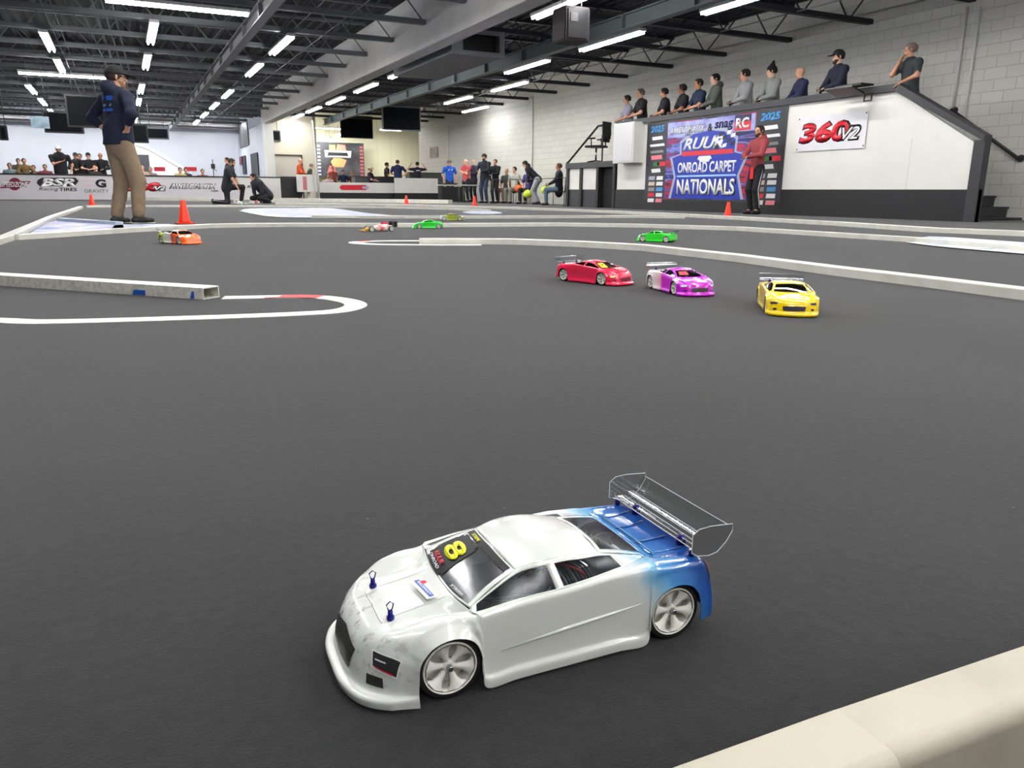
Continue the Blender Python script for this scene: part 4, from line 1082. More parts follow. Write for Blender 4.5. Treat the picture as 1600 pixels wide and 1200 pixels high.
def nose_patch(poly, m, name, lift, s=1, parent=None, n=6):
    """quad patch given by 4 (row, col) corners on the body net"""
    bm = bmesh.new(); V = []
    for i in range(n + 1):
        V.append([])
        for j in range(n + 1):
            a, b = i / n, j / n
            r = poly[0][0] * (1 - a) * (1 - b) + poly[1][0] * a * (1 - b) + poly[2][0] * a * b + poly[3][0] * (1 - a) * b
            c = poly[0][1] * (1 - a) * (1 - b) + poly[1][1] * a * (1 - b) + poly[2][1] * a * b + poly[3][1] * (1 - a) * b
            V[-1].append(bm.verts.new(nosept(r, c, lift, s)))
    for i in range(n):
        for j in range(n): bm.faces.new((V[i][j], V[i + 1][j], V[i + 1][j + 1], V[i][j + 1])).smooth = True
    bmesh.ops.recalc_face_normals(bm, faces=bm.faces[:])
    return obj(name, bm, m, parent or hb)
M_gr = mat('smoked_grille', (50, 50, 48), .35, noise=.5, nscale=400); M_hl = mat('headlight_smoke', (38, 36, 38), .15, coat=1)
for s in (1, -1):
    nose_patch([(3.3, 0), (5.3, 0), (4.7, 1.25), (3.4, .95)], M_gr, 'grille', .0006, s)
    nose_patch([(5.35, 2.2), (4.25, 2.4), (4.0, 4.1), (5.25, 4.6)], M_sw, 'headlight_rim', .0006, s)
    nose_patch([(5.25, 2.32), (4.35, 2.5), (4.12, 4.0), (5.12, 4.4)], M_hl, 'headlight', .0009, s)
    nose_patch([(4.4, 2.6), (4.32, 2.65), (4.15, 3.75), (4.25, 3.8)], mat('sticker_red', (190, 30, 50), .4), 'light_bar', .0013, s)
    nose_patch([(4.8, 2.6), (4.72, 2.6), (4.7, 3.3), (4.78, 3.3)], M_sw, 'light_bar', .0013, s)
    nose_patch([(3.85, 2.15), (3.35, 2.2), (3.35, 3.3), (3.85, 3.2)], M_gr, 'fog_vent', .0006, s)
    # body posts with clips
    p = nosept(8.0, 1.15, 0, s)
    obj('body_post', tube(tb([p, p + Vector((0, 0, .008))], .0022, 10), [p, p + Vector((0, 0, .003))], .0034, 10), M_navycord, hero)
    q = p + Vector((.0, .0, .007))
    obj('body_clip', tube(bmesh.new(), [q + Vector((0, .0, 0)), q + Vector((.002, 0, .003)), q + Vector((.003, 0, .007)), q + Vector((0, 0, .0095)), q + Vector((-.003, 0, .007)), q + Vector((-.002, 0, .003)), q], .0006, 6), M_navycord, hero)
    # rear posts and clips
    p = Vector((-.136, s * .066, .076))
    obj('body_post', tb([p, p + Vector((0, 0, .006))], .0028, 10), M_navycord, hero)
    obj('body_clip', tb([p + Vector((-.004, s * -.004, .006)), p + Vector((.006, s * .004, .008))], .001, 6), M_alu, hero)
    # deck lines
    for yy in (.018, .045):
        obj('deck_ridge', tb([(-.104, s * yy, .0752), (-.120, s * yy, .0742), (-.138, s * (yy + .002), .0762)], .0009, 6), hb.data.materials[0], hb, True)
    nose_patch([(24.35, 3.25), (25.5, 3.15), (25.45, 4.3), (24.4, 4.1)], M_hl, 'tail_light', .0006, s)
    nose_patch([(24.6, 3.3), (25.1, 3.25), (25.1, 3.8), (24.6, 3.8)], M_red_tape, 'tail_light', .0012, s)
    # door crease and sill lines
    obj('door_crease', tb([(.066, s * .0781, .034), (.0, s * .0778, .040), (-.074, s * .0782, .046)], [.0004, .0019, .0008], 6), hb.data.materials[0], hb, True)
for s in (1, -1):
    obj('hood_ridge', tb([tuple(nosept(r_ * .5, 1.35 - .02 * r_, -.0004, s)) for r_ in range(16, 24)], [.0003, .0012, .0015, .0016, .0016, .0015, .0012, .0003], 8), hb.data.materials[0], hb, True)
    obj('hood_ridge', tb([tuple(nosept(7.6, c_ * .2, -.0003, s)) for c_ in range(0, 7)], .0010, 8), hb.data.materials[0], hb, True)
obj('deck_ridge', tb([(-.104, -.05, .0765), (-.107, -.02, .0752), (-.107, .02, .0752), (-.104, .05, .0765)], .0009, 6), hb.data.materials[0], hb, True)
# bonnet sticker on the left side near the windshield
def bonnet(px, py, z):  # survey point in the car's own frame
    q = g(px, py, z) - Vector(hero.location); c_, s_ = math.cos(-hd), math.sin(-hd)
    return Vector((q.x * c_ - q.y * s_, q.x * s_ + q.y * c_, z))
a, b, c_ = bonnet(641, 908, .0668), bonnet(665, 937, .0672), bonnet(660, 900, .0672)
a, b = bonnet(642, 911, .0665), bonnet(667, 938, .0668)
xd = (b - a); yd = Vector((0, 0, 1)).cross(xd).normalized(); nn = Vector((0, 0, 1))
def flatq(o, xd, yd, w0, w1, h0, h1, z, m, name):
    bm = bmesh.new(); X, Y = xd.normalized(), yd
    vs = [bm.verts.new(o + X * u + Y * v + Vector((0, 0, z))) for u, v in ((w0, h0), (w1, h0), (w1, h1), (w0, h1))]
    bm.faces.new(vs); return obj(name, bm, m, hb)
L_ = xd.length
flatq(a, xd, yd, 0, L_, 0, .011, .0012, M_sw, 'hood_sticker')
flatq(a, xd, yd, .0, L_ * .95, .0032, .008, .0016, mat('sticker_blue', (70, 95, 170), .4), 'hood_sticker_band')
bm = bmesh.new(); lathe(bm, [(.0028, .0), (.0028, .0004)], 16, 'Z', tuple(a + xd * .18 + yd * .0095 + Vector((0, 0, .0013)))); obj('hood_sticker_dot', bm, M_red_tape, hb)
lettering('RACEWAY', M_sw, tuple(a + xd * .08 + yd * .0042 + Vector((0, 0, .0016))), xd, yd, L_ * .8, .0026, hb, .2, .02, lift=.0002, thick=.0001)
# innards seen through the windows
inn = hero
obj('battery', bx(-.055, .005, .008, .055, .04, .030, .003), mat('battery_blue', (24, 40, 110), .35), inn)
obj('motor', lathe(bmesh.new(), [(.014, -.025), (.0165, -.022), (.0165, .012), (.014, .015)], 20, 'Y', (-.062, -.02, .030)), M_alu, inn, True)
obj('speed_controller', bx(.02, -.042, .008, .055, -.012, .028, .002), mat('esc_blue', (30, 36, 120), .3), inn)
obj('servo', bx(.065, -.03, .008, .098, -.005, .036, .002), M_plasticblk, inn)
obj('top_deck', bx(-.1, -.008, .040, .1, .008, .042), mat('carbon_plate', (24, 24, 27), .3), inn)
for s in (1, -1):
    obj('shock_tower', bx(s * .096 - .0015, -.04, .02, s * .096 + .0015, .04, .058), mat('carbon_plate', (24, 24, 27), .3), inn)
    for q in (1, -1): obj('shock', tube(tb([(s * .101, q * .052, .02), (s * .101, q * .034, .056)], .0055, 10), [(s * .101, q * .04, .044), (s * .101, q * .034, .056)], .0075, 10), M_alu, inn, True)
obj('body_mount', tb([(-.062, .052, .066), (-.09, .05, .068), (-.09, .0, .066)], .0014, 6), M_sw, inn, True)
for k, (mm, pts) in enumerate(((mat('wire_red', (170, 30, 40), .4), [(.08, .045, .03), (.07, .056, .05), (.055, .052, .055), (.05, .04, .04), (.03, .03, .03)]), (mat('wire_white', (200, 200, 205), .4), [(.078, .052, .038), (.066, .058, .056), (.052, .05, .048), (.05, .03, .03)]),
      (mat('wire_black', (25, 25, 32), .4), [(.01, -.03, .03), (.0, .02, .07), (-.03, .045, .05), (-.05, .02, .04)]), (mat('wire_blue', (40, 50, 150), .4), [(.04, -.03, .03), (.02, .02, .075), (-.02, .04, .06), (-.03, .03, .03)]), (mat('wire_red', (170, 30, 40), .4), [(.0, -.02, .04), (-.005, .03, .078), (-.03, .05, .07), (-.035, .04, .03)]))):
    dd = catmull(np.array(pts), 6)
    obj('wire', tb([tuple(v) for v in dd], .0011, 6), mm, inn, True)
for k in range(9):
    dd = catmull(np.array([(-.002 - .003 * k, -.03, .03), (-.006 - .0032 * k, .02, .072), (-.012 - .0034 * k, .046, .066), (-.02 - .0025 * k, .053, .035)]), 5)
    obj('wire', tb([tuple(v) for v in dd], .0011, 6), mat('wire_black', (25, 25, 32), .4) if k % 3 else mat('wire_grey', (120, 122, 130), .4), inn, True)
for k in range(2):
    dd = catmull(np.array([(.06, .02, .05), (.03, .045 + .004 * k, .060 - .004 * k), (.01, .05, .062), (-.0, .04, .06)]), 5)
    obj('wire', tb([tuple(v) for v in dd], .0009, 6), mat('wire_grey', (120, 122, 130), .4), inn, True)

# ---- the other cars on track
def paint(name, stops, axis='X', nz=.02, ns=25, rough=.25):
    m = bpy.data.materials.new(name); m.use_nodes = True; nt = m.node_tree; b = nt.nodes['Principled BSDF']
    b.inputs['Roughness'].default_value = rough; b.inputs['Coat Weight'].default_value = .7
    tc = nt.nodes.new('ShaderNodeTexCoord'); sp = nt.nodes.new('ShaderNodeSeparateXYZ'); nt.links.new(tc.outputs['Object'], sp.inputs[0])
    n = nt.nodes.new('ShaderNodeTexNoise'); n.inputs['Scale'].default_value = ns; nt.links.new(tc.outputs['Object'], n.inputs['Vector'])
    a = nt.nodes.new('ShaderNodeMath'); a.operation = 'MULTIPLY_ADD'; a.inputs[1].default_value = nz; nt.links.new(n.outputs[0], a.inputs[0]); nt.links.new(sp.outputs[axis], a.inputs[2])
    mr = nt.nodes.new('ShaderNodeMapRange'); mr.inputs[1].default_value = -.16 + nz / 2; mr.inputs[2].default_value = .2 + nz / 2; nt.links.new(a.outputs[0], mr.inputs[0])
    r = nt.nodes.new('ShaderNodeValToRGB'); cr = r.color_ramp
    cr.elements[0].position = stops[0][0]; cr.elements[0].color = srgb(stops[0][1]) + (1,); cr.elements[1].position = stops[-1][0]; cr.elements[1].color = srgb(stops[-1][1]) + (1,)
    for p, c in stops[1:-1]:
        e = cr.elements.new(p); e.color = srgb(c) + (1,)
    nt.links.new(mr.outputs[0], r.inputs[0]); nt.links.new(r.outputs[0], b.inputs['Base Color']); return m
def solid(name, c): return mat(name, c, .25, coat=.7)
def trackcar(label, pf, pr, side, m, **k):
    P_, h_, s_ = place_car(pf, pr, side); s_ = min(max(s_, .97), 1.08)
    return make_car(label, P_, h_, m, s_, **k)
M_redc = solid('pink_red_paint', (232, 22, 72)); M_yelc = solid('yellow_paint', (250, 212, 0)); M_grc = solid('green_paint', (30, 215, 40))
def decal(t, body, pts, m, name='decal'):
    bm = bmesh.new(); bm.faces.new([bm.verts.new(p) for p in pts]); return obj(name, bm, m, body)
def nose_details(body, m_l, m_g):
    for s in (1, -1):
        nose_patch([(5.3, 2.2), (4.7, 2.35), (4.6, 3.9), (5.3, 4.3)], m_l, 'headlight', .001, s, body, 3)
        nose_patch([(3.45, 0), (4.5, 0), (4.4, 1.35), (3.5, 1.2)], m_g, 'grille', .001, s, body, 3)
        nose_patch([(3.9, 2.2), (3.5, 2.3), (3.5, 3.0), (3.85, 3.1)], m_g, 'fog_vent', .001, s, body, 3)
M_smoke = mat('smoke_grey', (60, 50, 60), .3)
t, bd, *_r = trackcar('red pink car with a yellow number sticker on its windshield', (939, 446), (880, 439), -1, M_redc, win=film('red_glass', (.5, .03, .1), .3, .06))
nose_details(bd, mat('pale_yellow', (250, 235, 170), .3), mat('dark_red', (120, 10, 40), .4))
W = _r[0]; sticker_on(W, .10, .42, .1, .8, mat('sticker_yellow', (240, 235, 20), .4), 'number_sticker', bd, .0012, 4)
sticker_on(W, .2, .3, .35, .6, mat('sticker_red', (190, 30, 50), .4), 'number_mark', bd, .002, 2)
t, bd, *_r = trackcar('purple and white car with a clear wing, between the red and the yellow cars', (1052, 461), (1015.4, 450.6), -1,
    paint('purple_white_paint', [(.0, (225, 225, 228)), (.30, (240, 235, 238)), (.40, (225, 170, 200)), (.46, (205, 20, 215)), (.72, (190, 20, 205)), (.80, (232, 225, 235)), (.86, (190, 20, 205)), (1, (205, 15, 190))], nz=.10, ns=12), win=film('white_glass', (.75, .7, .75), .4, .25))
nose_details(bd, mat('sticker_white', (236, 236, 238), .4), M_smoke)
W = _r[0]; sticker_on(W, .15, .5, .25, .75, mat('sticker_red', (190, 30, 50), .4), 'number_sticker', bd, .0012, 4)
# yellow car heads towards the camera
A = g(1240, 496); ydir = Vector((A.x, A.y, 0)).normalized(); ang = math.atan2(-ydir.y, -ydir.x) + .16
ycx = A - Vector((math.cos(ang), math.sin(ang), 0)) * .19 * 1.06
t, bd, *_r = make_car('yellow car with grey clear wing heading towards the camera', (ycx.x, ycx.y), ang, M_yelc, 1.08, win=film('grey_glass', (.45, .38, .36), .4, .2))
nose_details(bd, M_smoke, M_smoke)
nose_patch([(9.4, 0), (8.3, 0), (8.3, .8), (9.4, .8)], M_sw, 'number_sticker', .001, 1, bd, 3); nose_patch([(9.4, 0), (8.3, 0), (8.3, .8), (9.4, .8)], M_sw, 'number_sticker', .001, -1, bd, 3)
trackcar('bright green car on the right, alone between the two long rails', (1005, 377.5), (1039.5, 379), 1, solid('lime_green_paint', (45, 225, 45)), win=film('green_glass', (.15, .7, .2), .3, .08))
trackcar('lime, white and orange car in front of the orange cone', (279.5, 382.5), (246.5, 380), -1,
    paint('lime_orange_paint', [(.0, (190, 220, 20)), (.20, (200, 225, 30)), (.27, (235, 238, 225)), (.46, (240, 236, 228)), (.53, (225, 50, 25)), (.62, (248, 95, 25)), (1, (250, 105, 25))], nz=.05, ns=14), win=film('pale_glass', (.4, .36, .26), .35, .15))
trackcar('dark lime car farther back, just right of the green car', (718.7, 345), (694, 345), -1, paint('olive_paint', [(.0, (225, 225, 215)), (.3, (150, 160, 40)), (.85, (130, 140, 35)), (1, (60, 60, 50))]), win=film('olive_glass', (.3, .33, .1), .3, .05))
trackcar('green car left of the dark lime car, on the far straight', (655.5, 357.3), (686, 357.3), 1, M_grc, win=film('green_glass', (.15, .7, .2), .3, .08))
# open wheel car, yellow nose, white and red tub, black rear wing
P_, h_, s_ = place_car((581, 362.3), (613.5, 361.6), 1)
t = thing('rc_car', 'small open wheel racing car, yellow nose, red and white body, left of the green car', 'toy car', (P_[0], P_[1], 0), h_)
bm = bmesh.new()
sec = [(.19, .012, .012, .022), (.15, .022, .014, .034), (.09, .03, .014, .05), (.03, .04, .014, .066), (-.03, .045, .014, .075), (-.08, .035, .014, .078), (-.14, .02, .02, .06)]
rings = []
for x, hw, zl, zh in sec:
    rings.append([bm.verts.new((x, hw * math.cos(a), (zl + zh) / 2 + (zh - zl) / 2 * math.sin(a))) for a in [2 * PI * k / 12 for k in range(12)]])
for a, b in zip(rings, rings[1:]):
    for k in range(12): bm.faces.new((a[k], a[(k + 1) % 12], b[(k + 1) % 12], b[k])).smooth = True
bm.faces.new(rings[0]); bm.faces.new(rings[-1][::-1]); bmesh.ops.recalc_face_normals(bm, faces=bm.faces[:])
fm = paint('formula_paint', [(0, (210, 40, 40)), (.3, (235, 235, 232)), (.45, (215, 45, 45)), (.6, (238, 236, 230)), (.68, (245, 180, 20)), (1, (245, 190, 40))], nz=.04)
obj('body_tub', bm, fm, t)
for s in (1, -1):
    obj('side_pod', bx(-.07, s * .06 - .022, .012, .06, s * .06 + .022, .045, .01), fm, t)
    for x in (.111, -.111): wheel(t, x, s * .0795, M_rim, False, s)
obj('front_wing', bx(.165, -.075, .01, .2, .075, .016), mat('nose_yellow', (245, 185, 20), .3, coat=.5), t)
obj('engine_cover', bx(-.1, -.006, .06, -.02, .006, .092, .003), M_redc, t)
w_ = obj('rear_wing', bx(-.175, -.06, .085, -.14, .06, .09), M_plasticblk, t)
for s in (1, -1): obj('end_plate', bx(-.18, s * .06 - .001, .045, -.135, s * .06 + .001, .1), M_plasticblk, w_)
# two parked cars by the crouching marshals
for px, py, hh, mm, lb in ((378, 319.2, .3, paint('white_green_paint', [(0, (230, 230, 228)), (.4, (230, 232, 228)), (.5, (60, 150, 80)), (.65, (228, 230, 228)), (1, (235, 235, 230))], nz=.05), 'white and green car on the floor at the kneeling marshal'),
                          (398, 318.2, 2.9, paint('white_red_paint', [(0, (230, 230, 228)), (.35, (210, 40, 70)), (.5, (232, 230, 228)), (1, (235, 235, 230))], nz=.05), 'white and red car on the floor before the crouching marshal')):
    p = g(px, py); make_car(lb, (p.x, p.y), hh, mm, 1.0)

# ================================================================== PEOPLE
def surface_nets(f, lo, hi, res):
    """mesh of the zero level of f over a box"""
    n = [max(4, int(math.ceil((hi[k] - lo[k]) / res)) + 1) for k in range(3)]
    ax = [lo[k] + res * np.arange(n[k]) for k in range(3)]
    X, Y, Z = np.meshgrid(*ax, indexing='ij'); D = f(X.astype(np.float32), Y.astype(np.float32), Z.astype(np.float32))
    ins = D < 0
    cnt = np.zeros(tuple(k - 1 for k in n), int); acc = np.zeros(cnt.shape + (3,)); ec = np.zeros(cnt.shape)
    sl = lambda o, a: tuple(slice(o[k], n[k] - 1 + o[k]) for k in range(3))
    corners = [(i, j, k) for i in (0, 1) for j in (0, 1) for k in (0, 1)]
    for o in corners: cnt += ins[sl(o, 0)]
    act = (cnt > 0) & (cnt < 8)
    for a in range(3):
        for o in corners:
            if o[a]: continue
            o2 = list(o); o2[a] = 1; d0, d1 = D[sl(o, 0)], D[sl(o2, 0)]
            cr = (d0 < 0) != (d1 < 0)
            t = np.where(cr, d0 / np.where(cr, d0 - d1, 1), 0)
            for k in range(3): acc[..., k] += np.where(cr, (o[k] + (t if k == a else 0)), 0)
            ec += cr
    idx = -np.ones(cnt.shape, int); where = np.argwhere(act); idx[act] = np.arange(len(where))
    P_ = where + acc[act] / ec[act][:, None]; V = np.array(lo) + P_ * res
    Fc = []
    for a in range(3):
        b, c = (a + 1) % 3, (a + 2) % 3
        s0 = [slice(None)] * 3; s1 = [slice(None)] * 3; s0[a] = slice(0, n[a] - 1); s1[a] = slice(1, n[a])
        A0, A1 = ins[tuple(s0)], ins[tuple(s1)]; e = np.argwhere(A0 != A1)
        e = e[(e[:, b] > 0) & (e[:, c] > 0) & (e[:, b] < n[b] - 1) & (e[:, c] < n[c] - 1)]
        if not len(e): continue
        up = A0[tuple(e.T)]
        def at(db, dc):
            q = e.copy(); q[:, b] -= db; q[:, c] -= dc; return idx[tuple(q.T)]
        q = np.stack([at(1, 1), at(0, 1), at(0, 0), at(1, 0)], 1); q[~up] = q[~up][:, ::-1]
        Fc.append(q)
    return V, (np.concatenate(Fc) if Fc else np.zeros((0, 4), int))
def sdf_union(prims, k):
    def f(X, Y, Z):
        D = None
        for p in prims:
            a, b, ra, rb = p[0], p[1], p[2], p[3]; ax, sq = (p[4], p[5]) if len(p) > 4 else (None, 1)
            x, y, z = X - a[0], Y - a[1], Z - a[2]; bb = np.array(b, float) - np.array(a, float)
            if ax is not None:
                t = (x * ax[0] + y * ax[1] + z * ax[2]) * (1 / sq - 1); x = x + ax[0] * t; y = y + ax[1] * t; z = z + ax[2] * t
                tb_ = float(np.dot(bb, ax)) * (1 / sq - 1); bb = bb + np.array(ax) * tb_
            L2 = float(np.dot(bb, bb)) + 1e-12; h = np.clip((x * bb[0] + y * bb[1] + z * bb[2]) / L2, 0, 1)
            d = np.sqrt((x - bb[0] * h) ** 2 + (y - bb[1] * h) ** 2 + (z - bb[2] * h) ** 2) - (ra + (rb - ra) * h)
            if D is None: D = d
            else:
                m = np.clip(.5 + .5 * (D - d) / k, 0, 1); D = D * (1 - m) + d * m - k * m * (1 - m)
        return D
    return f
def nets_obj(prims, res, k, m, name, parent, clip=None, bump=None):
    pts = np.array([q for p in prims for q in (np.array(p[0]) - max(p[2], p[3]) - res * 2, np.array(p[0]) + max(p[2], p[3]) + res * 2, np.array(p[1]) - max(p[2], p[3]) - res * 2, np.array(p[1]) + max(p[2], p[3]) + res * 2)])
    f = sdf_union(prims, k)
    g_ = f
    if clip is not None or bump is not None:
        def g_(X, Y, Z):
            d = f(X, Y, Z)
            if bump is not None: d = d + bump(X, Y, Z)
            if clip is not None: d = np.maximum(d, clip(X, Y, Z))
            return d
    V, Q = surface_nets(g_, pts.min(0), pts.max(0), res)
    me = bpy.data.meshes.new(name); me.from_pydata(V.tolist(), [], Q.tolist()); me.materials.append(m)
    return link_mesh(name, me, parent, True)
def ik(a, b, l1, l2, pole):
    a, b = np.array(a, float), np.array(b, float); d = b - a; L = np.linalg.norm(d); 
    if L > (l1 + l2) * .995: b = a + d / L * (l1 + l2) * .995; d = b - a; L = np.linalg.norm(d)
    if L < abs(l1 - l2) * 1.05 + .02: L = abs(l1 - l2) * 1.05 + .02
    u = d / L; p = np.array(pole, float); p = p - u * np.dot(p, u); p /= np.linalg.norm(p) + 1e-9
    c = (l1 * l1 - l2 * l2 + L * L) / (2 * L); h = math.sqrt(max(0, l1 * l1 - c * c)); return a + u * c + p * h, b
SKIN = {'a': (214, 160, 132), 'b': (196, 140, 112), 'c': (150, 102, 76), 'd': (226, 178, 152)}
def person(label, loc, yaw, top, bottom, pose='stand', skin='a', hair=(40, 30, 26), cap=None, H=1.75, sleeve='short', hood=False, lean=0.0, head_yaw=0.0, hands=None, res=.022, build=1.0, grp=None,
           shoes=(30, 30, 32), bald=False, beanie=None, beard=None, detail=False, twist=0.0, glasses=False, head_pitch=0.0, base=None, open_front=None, pants_shape=1.0, stripe=None, z=0.0, child=False, longhair=False, feet=None, seat=.45, top2=None, side_lean=0.0):
    t = thing('person', label, 'person', (loc[0], loc[1], z), yaw, grp); S = H / 1.78
    V = lambda *a: np.array(a, float)
    ms = mat('skin_%s' % skin, SKIN[skin], .55, noise=.05, nscale=30)
    mt = mat('cloth_%d_%d_%d' % top, top, .85, noise=.12, nscale=14, bump=.3 if detail else 0, bscale=30); mb = mat('cloth_%d_%d_%d' % bottom, bottom, .85, noise=.1, nscale=14, bump=.3 if detail else 0, bscale=30)
    msh = mat('shoe_%d_%d_%d' % shoes, shoes, .6)
    # skeleton: x forward, y left
    pz = .962; px_ = 0.0
    if pose == 'sit': pz = seat + .09
    elif pose == 'kneel': pz = .52
    elif pose == 'crouch': pz = .30
    elif pose == 'bend': pz = .90
    pel = V(px_, 0, pz); cl, sl = math.cos(lean), math.sin(lean); up = V(sl, side_lean, cl); up /= np.linalg.norm(up); ct, st_ = math.cos(twist), math.sin(twist)
    fw = V(cl * ct, st_, -sl * ct); lf = np.cross(up, fw); lf /= np.linalg.norm(lf)
    chest = pel + up * .36; neck = pel + up * .545; 
    hup = V(math.sin(lean * .45 + head_pitch), 0, math.cos(lean * .45 + head_pitch)); head = neck + up * .02 + hup * .135 + fw * .015
    hf = V(math.cos(head_yaw) * hup[2], math.sin(head_yaw), -hup[0] * math.cos(head_yaw)); hf /= np.linalg.norm(hf); hl_ = np.cross(hup, hf); hl_ /= np.linalg.norm(hl_)
    legs = {}
    for s in (1, -1):
        hip = pel + V(0, s * .09, -.03)
        if pose in ('stand', 'bend'):
            f = (feet or {}).get(s, (0.0, s * .11)); an = V(f[0], f[1], .09); pole = (1, s * .1, 0)
        elif pose == 'sit': an = V(.42, s * .12, .09); pole = (.6, 0, 1)
        elif pose == 'kneel': an = V(.36, s * .12, .09) if s == 1 else V(-.40, s * .10, .07); pole = (1, 0, .6) if s == 1 else (.6, 0, -1)
        else: an = V(.0, s * .13, .09); pole = (1, s * .3, .5)
        kn, an = ik(hip, an, .44, .42, pole)
        td = V(1, s * .15, 0) if not (pose == 'kneel' and s == -1) else V(.3, 0, -1)
        legs[s] = (hip, kn, an, td / np.linalg.norm(td))
    arms = {}
    HP = {'down': ((.03, .24, -.50), (-.2, .6, 0)), 'hips': ((-.02, .19, -.36), (-.35, 1, .1)), 'front': ((.30, .07, -.28), (-.2, 1, -.6)), 'crossed': ((.16, -.10, -.17), (.1, 1, -.8)), 'lap': ((.33, .09, -.33), (-.3, 1, -.5)), 'rest': ((.33, .20, -.30), (-.3, 1, -.5)),
          'chin': ((.20, .0, .06), (.4, .6, -1)), 'up': ((.05, .32, .20), (0, 1, -.5)), 'floor': ((.42, .10, -.52), (-.2, 1, .2)), 'back': ((-.14, .17, -.34), (-.8, 1, 0)), 'reach': ((.45, .1, -.15), (0, .6, -1)), 'hip2': ((.10, .15, -.40), (-.5, 1, .1))}
    hd_ = hands or ('down', 'down')
    for s, h in ((1, hd_[0]), (-1, hd_[1])):
        sh = pel + up * .475 + lf * s * .185 * build; o, pole = HP[h]
        hand = sh + fw * o[0] + lf * s * (o[1] - .19) + up * o[2]
        po = fw * pole[0] + lf * s * pole[1] + up * pole[2]
        el, wr = ik(sh, hand, .285, .25, po); arms[s] = (sh, el, wr, (wr - el) / np.linalg.norm(wr - el), h)
    # body
    P = []
    sq = (fw, .66)
    P += [(pel, pel + up * .16, .135 * build, .125 * build, fw, .72), (pel + up * .16, chest, .12 * build, .145 * build, fw, .66), (chest, pel + up * .46, .145, .11, fw, .62), (pel + up * .46, neck + up * .07, .055, .05)]
    for s in (1, -1):
        sh, el, wr, ad, h = arms[s]; hip, kn, an, td = legs[s]
        P += [(pel + up * .46, sh, .06, .055), (sh, el, .052, .041), (el, wr, .040, .027), (hip, kn, .082, .056), (kn, an, .054, .038), (an, an + td * .11 + V(0, 0, -.045), .038, .03)]
    # head and face
    hc = head
    HPm = [(hc + hup * .03 - hf * .012, hc + hup * .03 + hf * .012, .088, .084, hl_, .86), (hc - hup * .03 + hf * .02, hc - hup * .065 + hf * .045, .062, .042, hl_, .95), (neck, hc - hup * .05, .054, .052),
           (hc + hf * .088 + hup * .012, hc + hf * .106 - hup * .018, .009, .014), (hc + hf * .085 - hup * .046 - hl_ * .018, hc + hf * .085 - hup * .046 + hl_ * .018, .010, .010), (hc + hf * .085 + hup * .028 - hl_ * .03, hc + hf * .085 + hup * .028 + hl_ * .03, .010, .010)]
    for s in (1, -1): HPm.append((hc + hl_ * s * .080 + hup * .018 - hf * .005, hc + hl_ * s * .082 - hup * .018 - hf * .005, .016, .010, hl_, .5))
    body = nets_obj(P, max(res * .8, .012), .035, ms, 'body', t)
    def merge(prims, r_, k_):
        pts = np.array([q for p in prims for q in (np.array(p[0]) - max(p[2], p[3]) - r_ * 2, np.array(p[0]) + max(p[2], p[3]) + r_ * 2, np.array(p[1]) - max(p[2], p[3]) - r_ * 2, np.array(p[1]) + max(p[2], p[3]) + r_ * 2)])
        Vv, Q = surface_nets(sdf_union(prims, k_), pts.min(0), pts.max(0), r_)
        bm = bmesh.new(); bm.from_mesh(body.data); vs = [bm.verts.new(v) for v in Vv]
        for q in Q:
            try: bm.faces.new([vs[i] for i in q]).smooth = True
            except ValueError: pass
        bm.to_mesh(body.data); bm.free()
    merge(HPm, .006 if detail else res * .5, .018)
    for s in (1, -1):
        sh, el, wr, ad, h = arms[s]
        # palm and fingers
        n_ = np.cross(ad, up); n_ = n_ / (np.linalg.norm(n_) + 1e-9)
        if h in ('down', 'hips', 'hip2', 'back'): n_ = fw - ad * np.dot(fw, ad)
        n_ /= np.linalg.norm(n_) + 1e-9; pn = np.cross(ad, n_)
        cur = pn * (-s if h in ('front', 'lap', 'rest', 'crossed') else s) * -1
        HP_ = [(wr - ad * .02, wr + ad * .015, .026, .026), (wr + ad * .02, wr + ad * .075, .036, .038, pn, .42)]
        for q, (ln, of) in enumerate(((.068, -.027), (.078, -.009), (.073, .009), (.056, .026))):
            b0 = wr + ad * .085 + n_ * of; b1 = b0 + ad * ln * .5 + cur * .012; b2 = b1 + ad * ln * .36 + cur * .022
            HP_ += [(b0, b1, .0092, .0085), (b1, b2, .0085, .0065)]
        tb0 = wr + ad * .03 - n_ * .03; HP_ += [(tb0, tb0 + ad * .03 - n_ * .022 + cur * .01, .012, .0095), (tb0 + ad * .03 - n_ * .022 + cur * .01, tb0 + ad * .06 - n_ * .028 + cur * .016, .0095, .007)]
        merge(HP_, .005 if detail else max(.008, res * .45), .008)
    # top
    T = [(pel - up * .02, pel + up * .2, .158 * build, .148 * build, fw, .74), (pel + up * .2, chest + up * .06, .148 * build, .166 * build, fw, .70), (chest + up * .06, pel + up * .485, .16, .10, fw, .66)]
    tclip = None
    if detail:
        T.append((pel - up * .10, pel + up * .12, .196, .168 * build, fw, .80)); tclip = lambda X, Y, Z: -((X - pel[0]) * up[0] + (Y - pel[1]) * up[1] + (Z - pel[2]) * up[2]) - .055
    if sleeve == 'jacket': T.append((pel - up * .10, pel, .165 * build, .16 * build, fw, .74))
    for s in (1, -1):
        sh, el, wr, ad, h = arms[s]
        T.append((pel + up * .455, sh, .075, .07))
        if sleeve == 'short': T.append((sh, sh + (el - sh) * .68, .071, .062))
        else:
            T.append((sh, el, .072, .058))
            T.append((el, wr - ad * (.0 if sleeve != 'push' else .13), .056, .044 if sleeve != 'push' else .052))
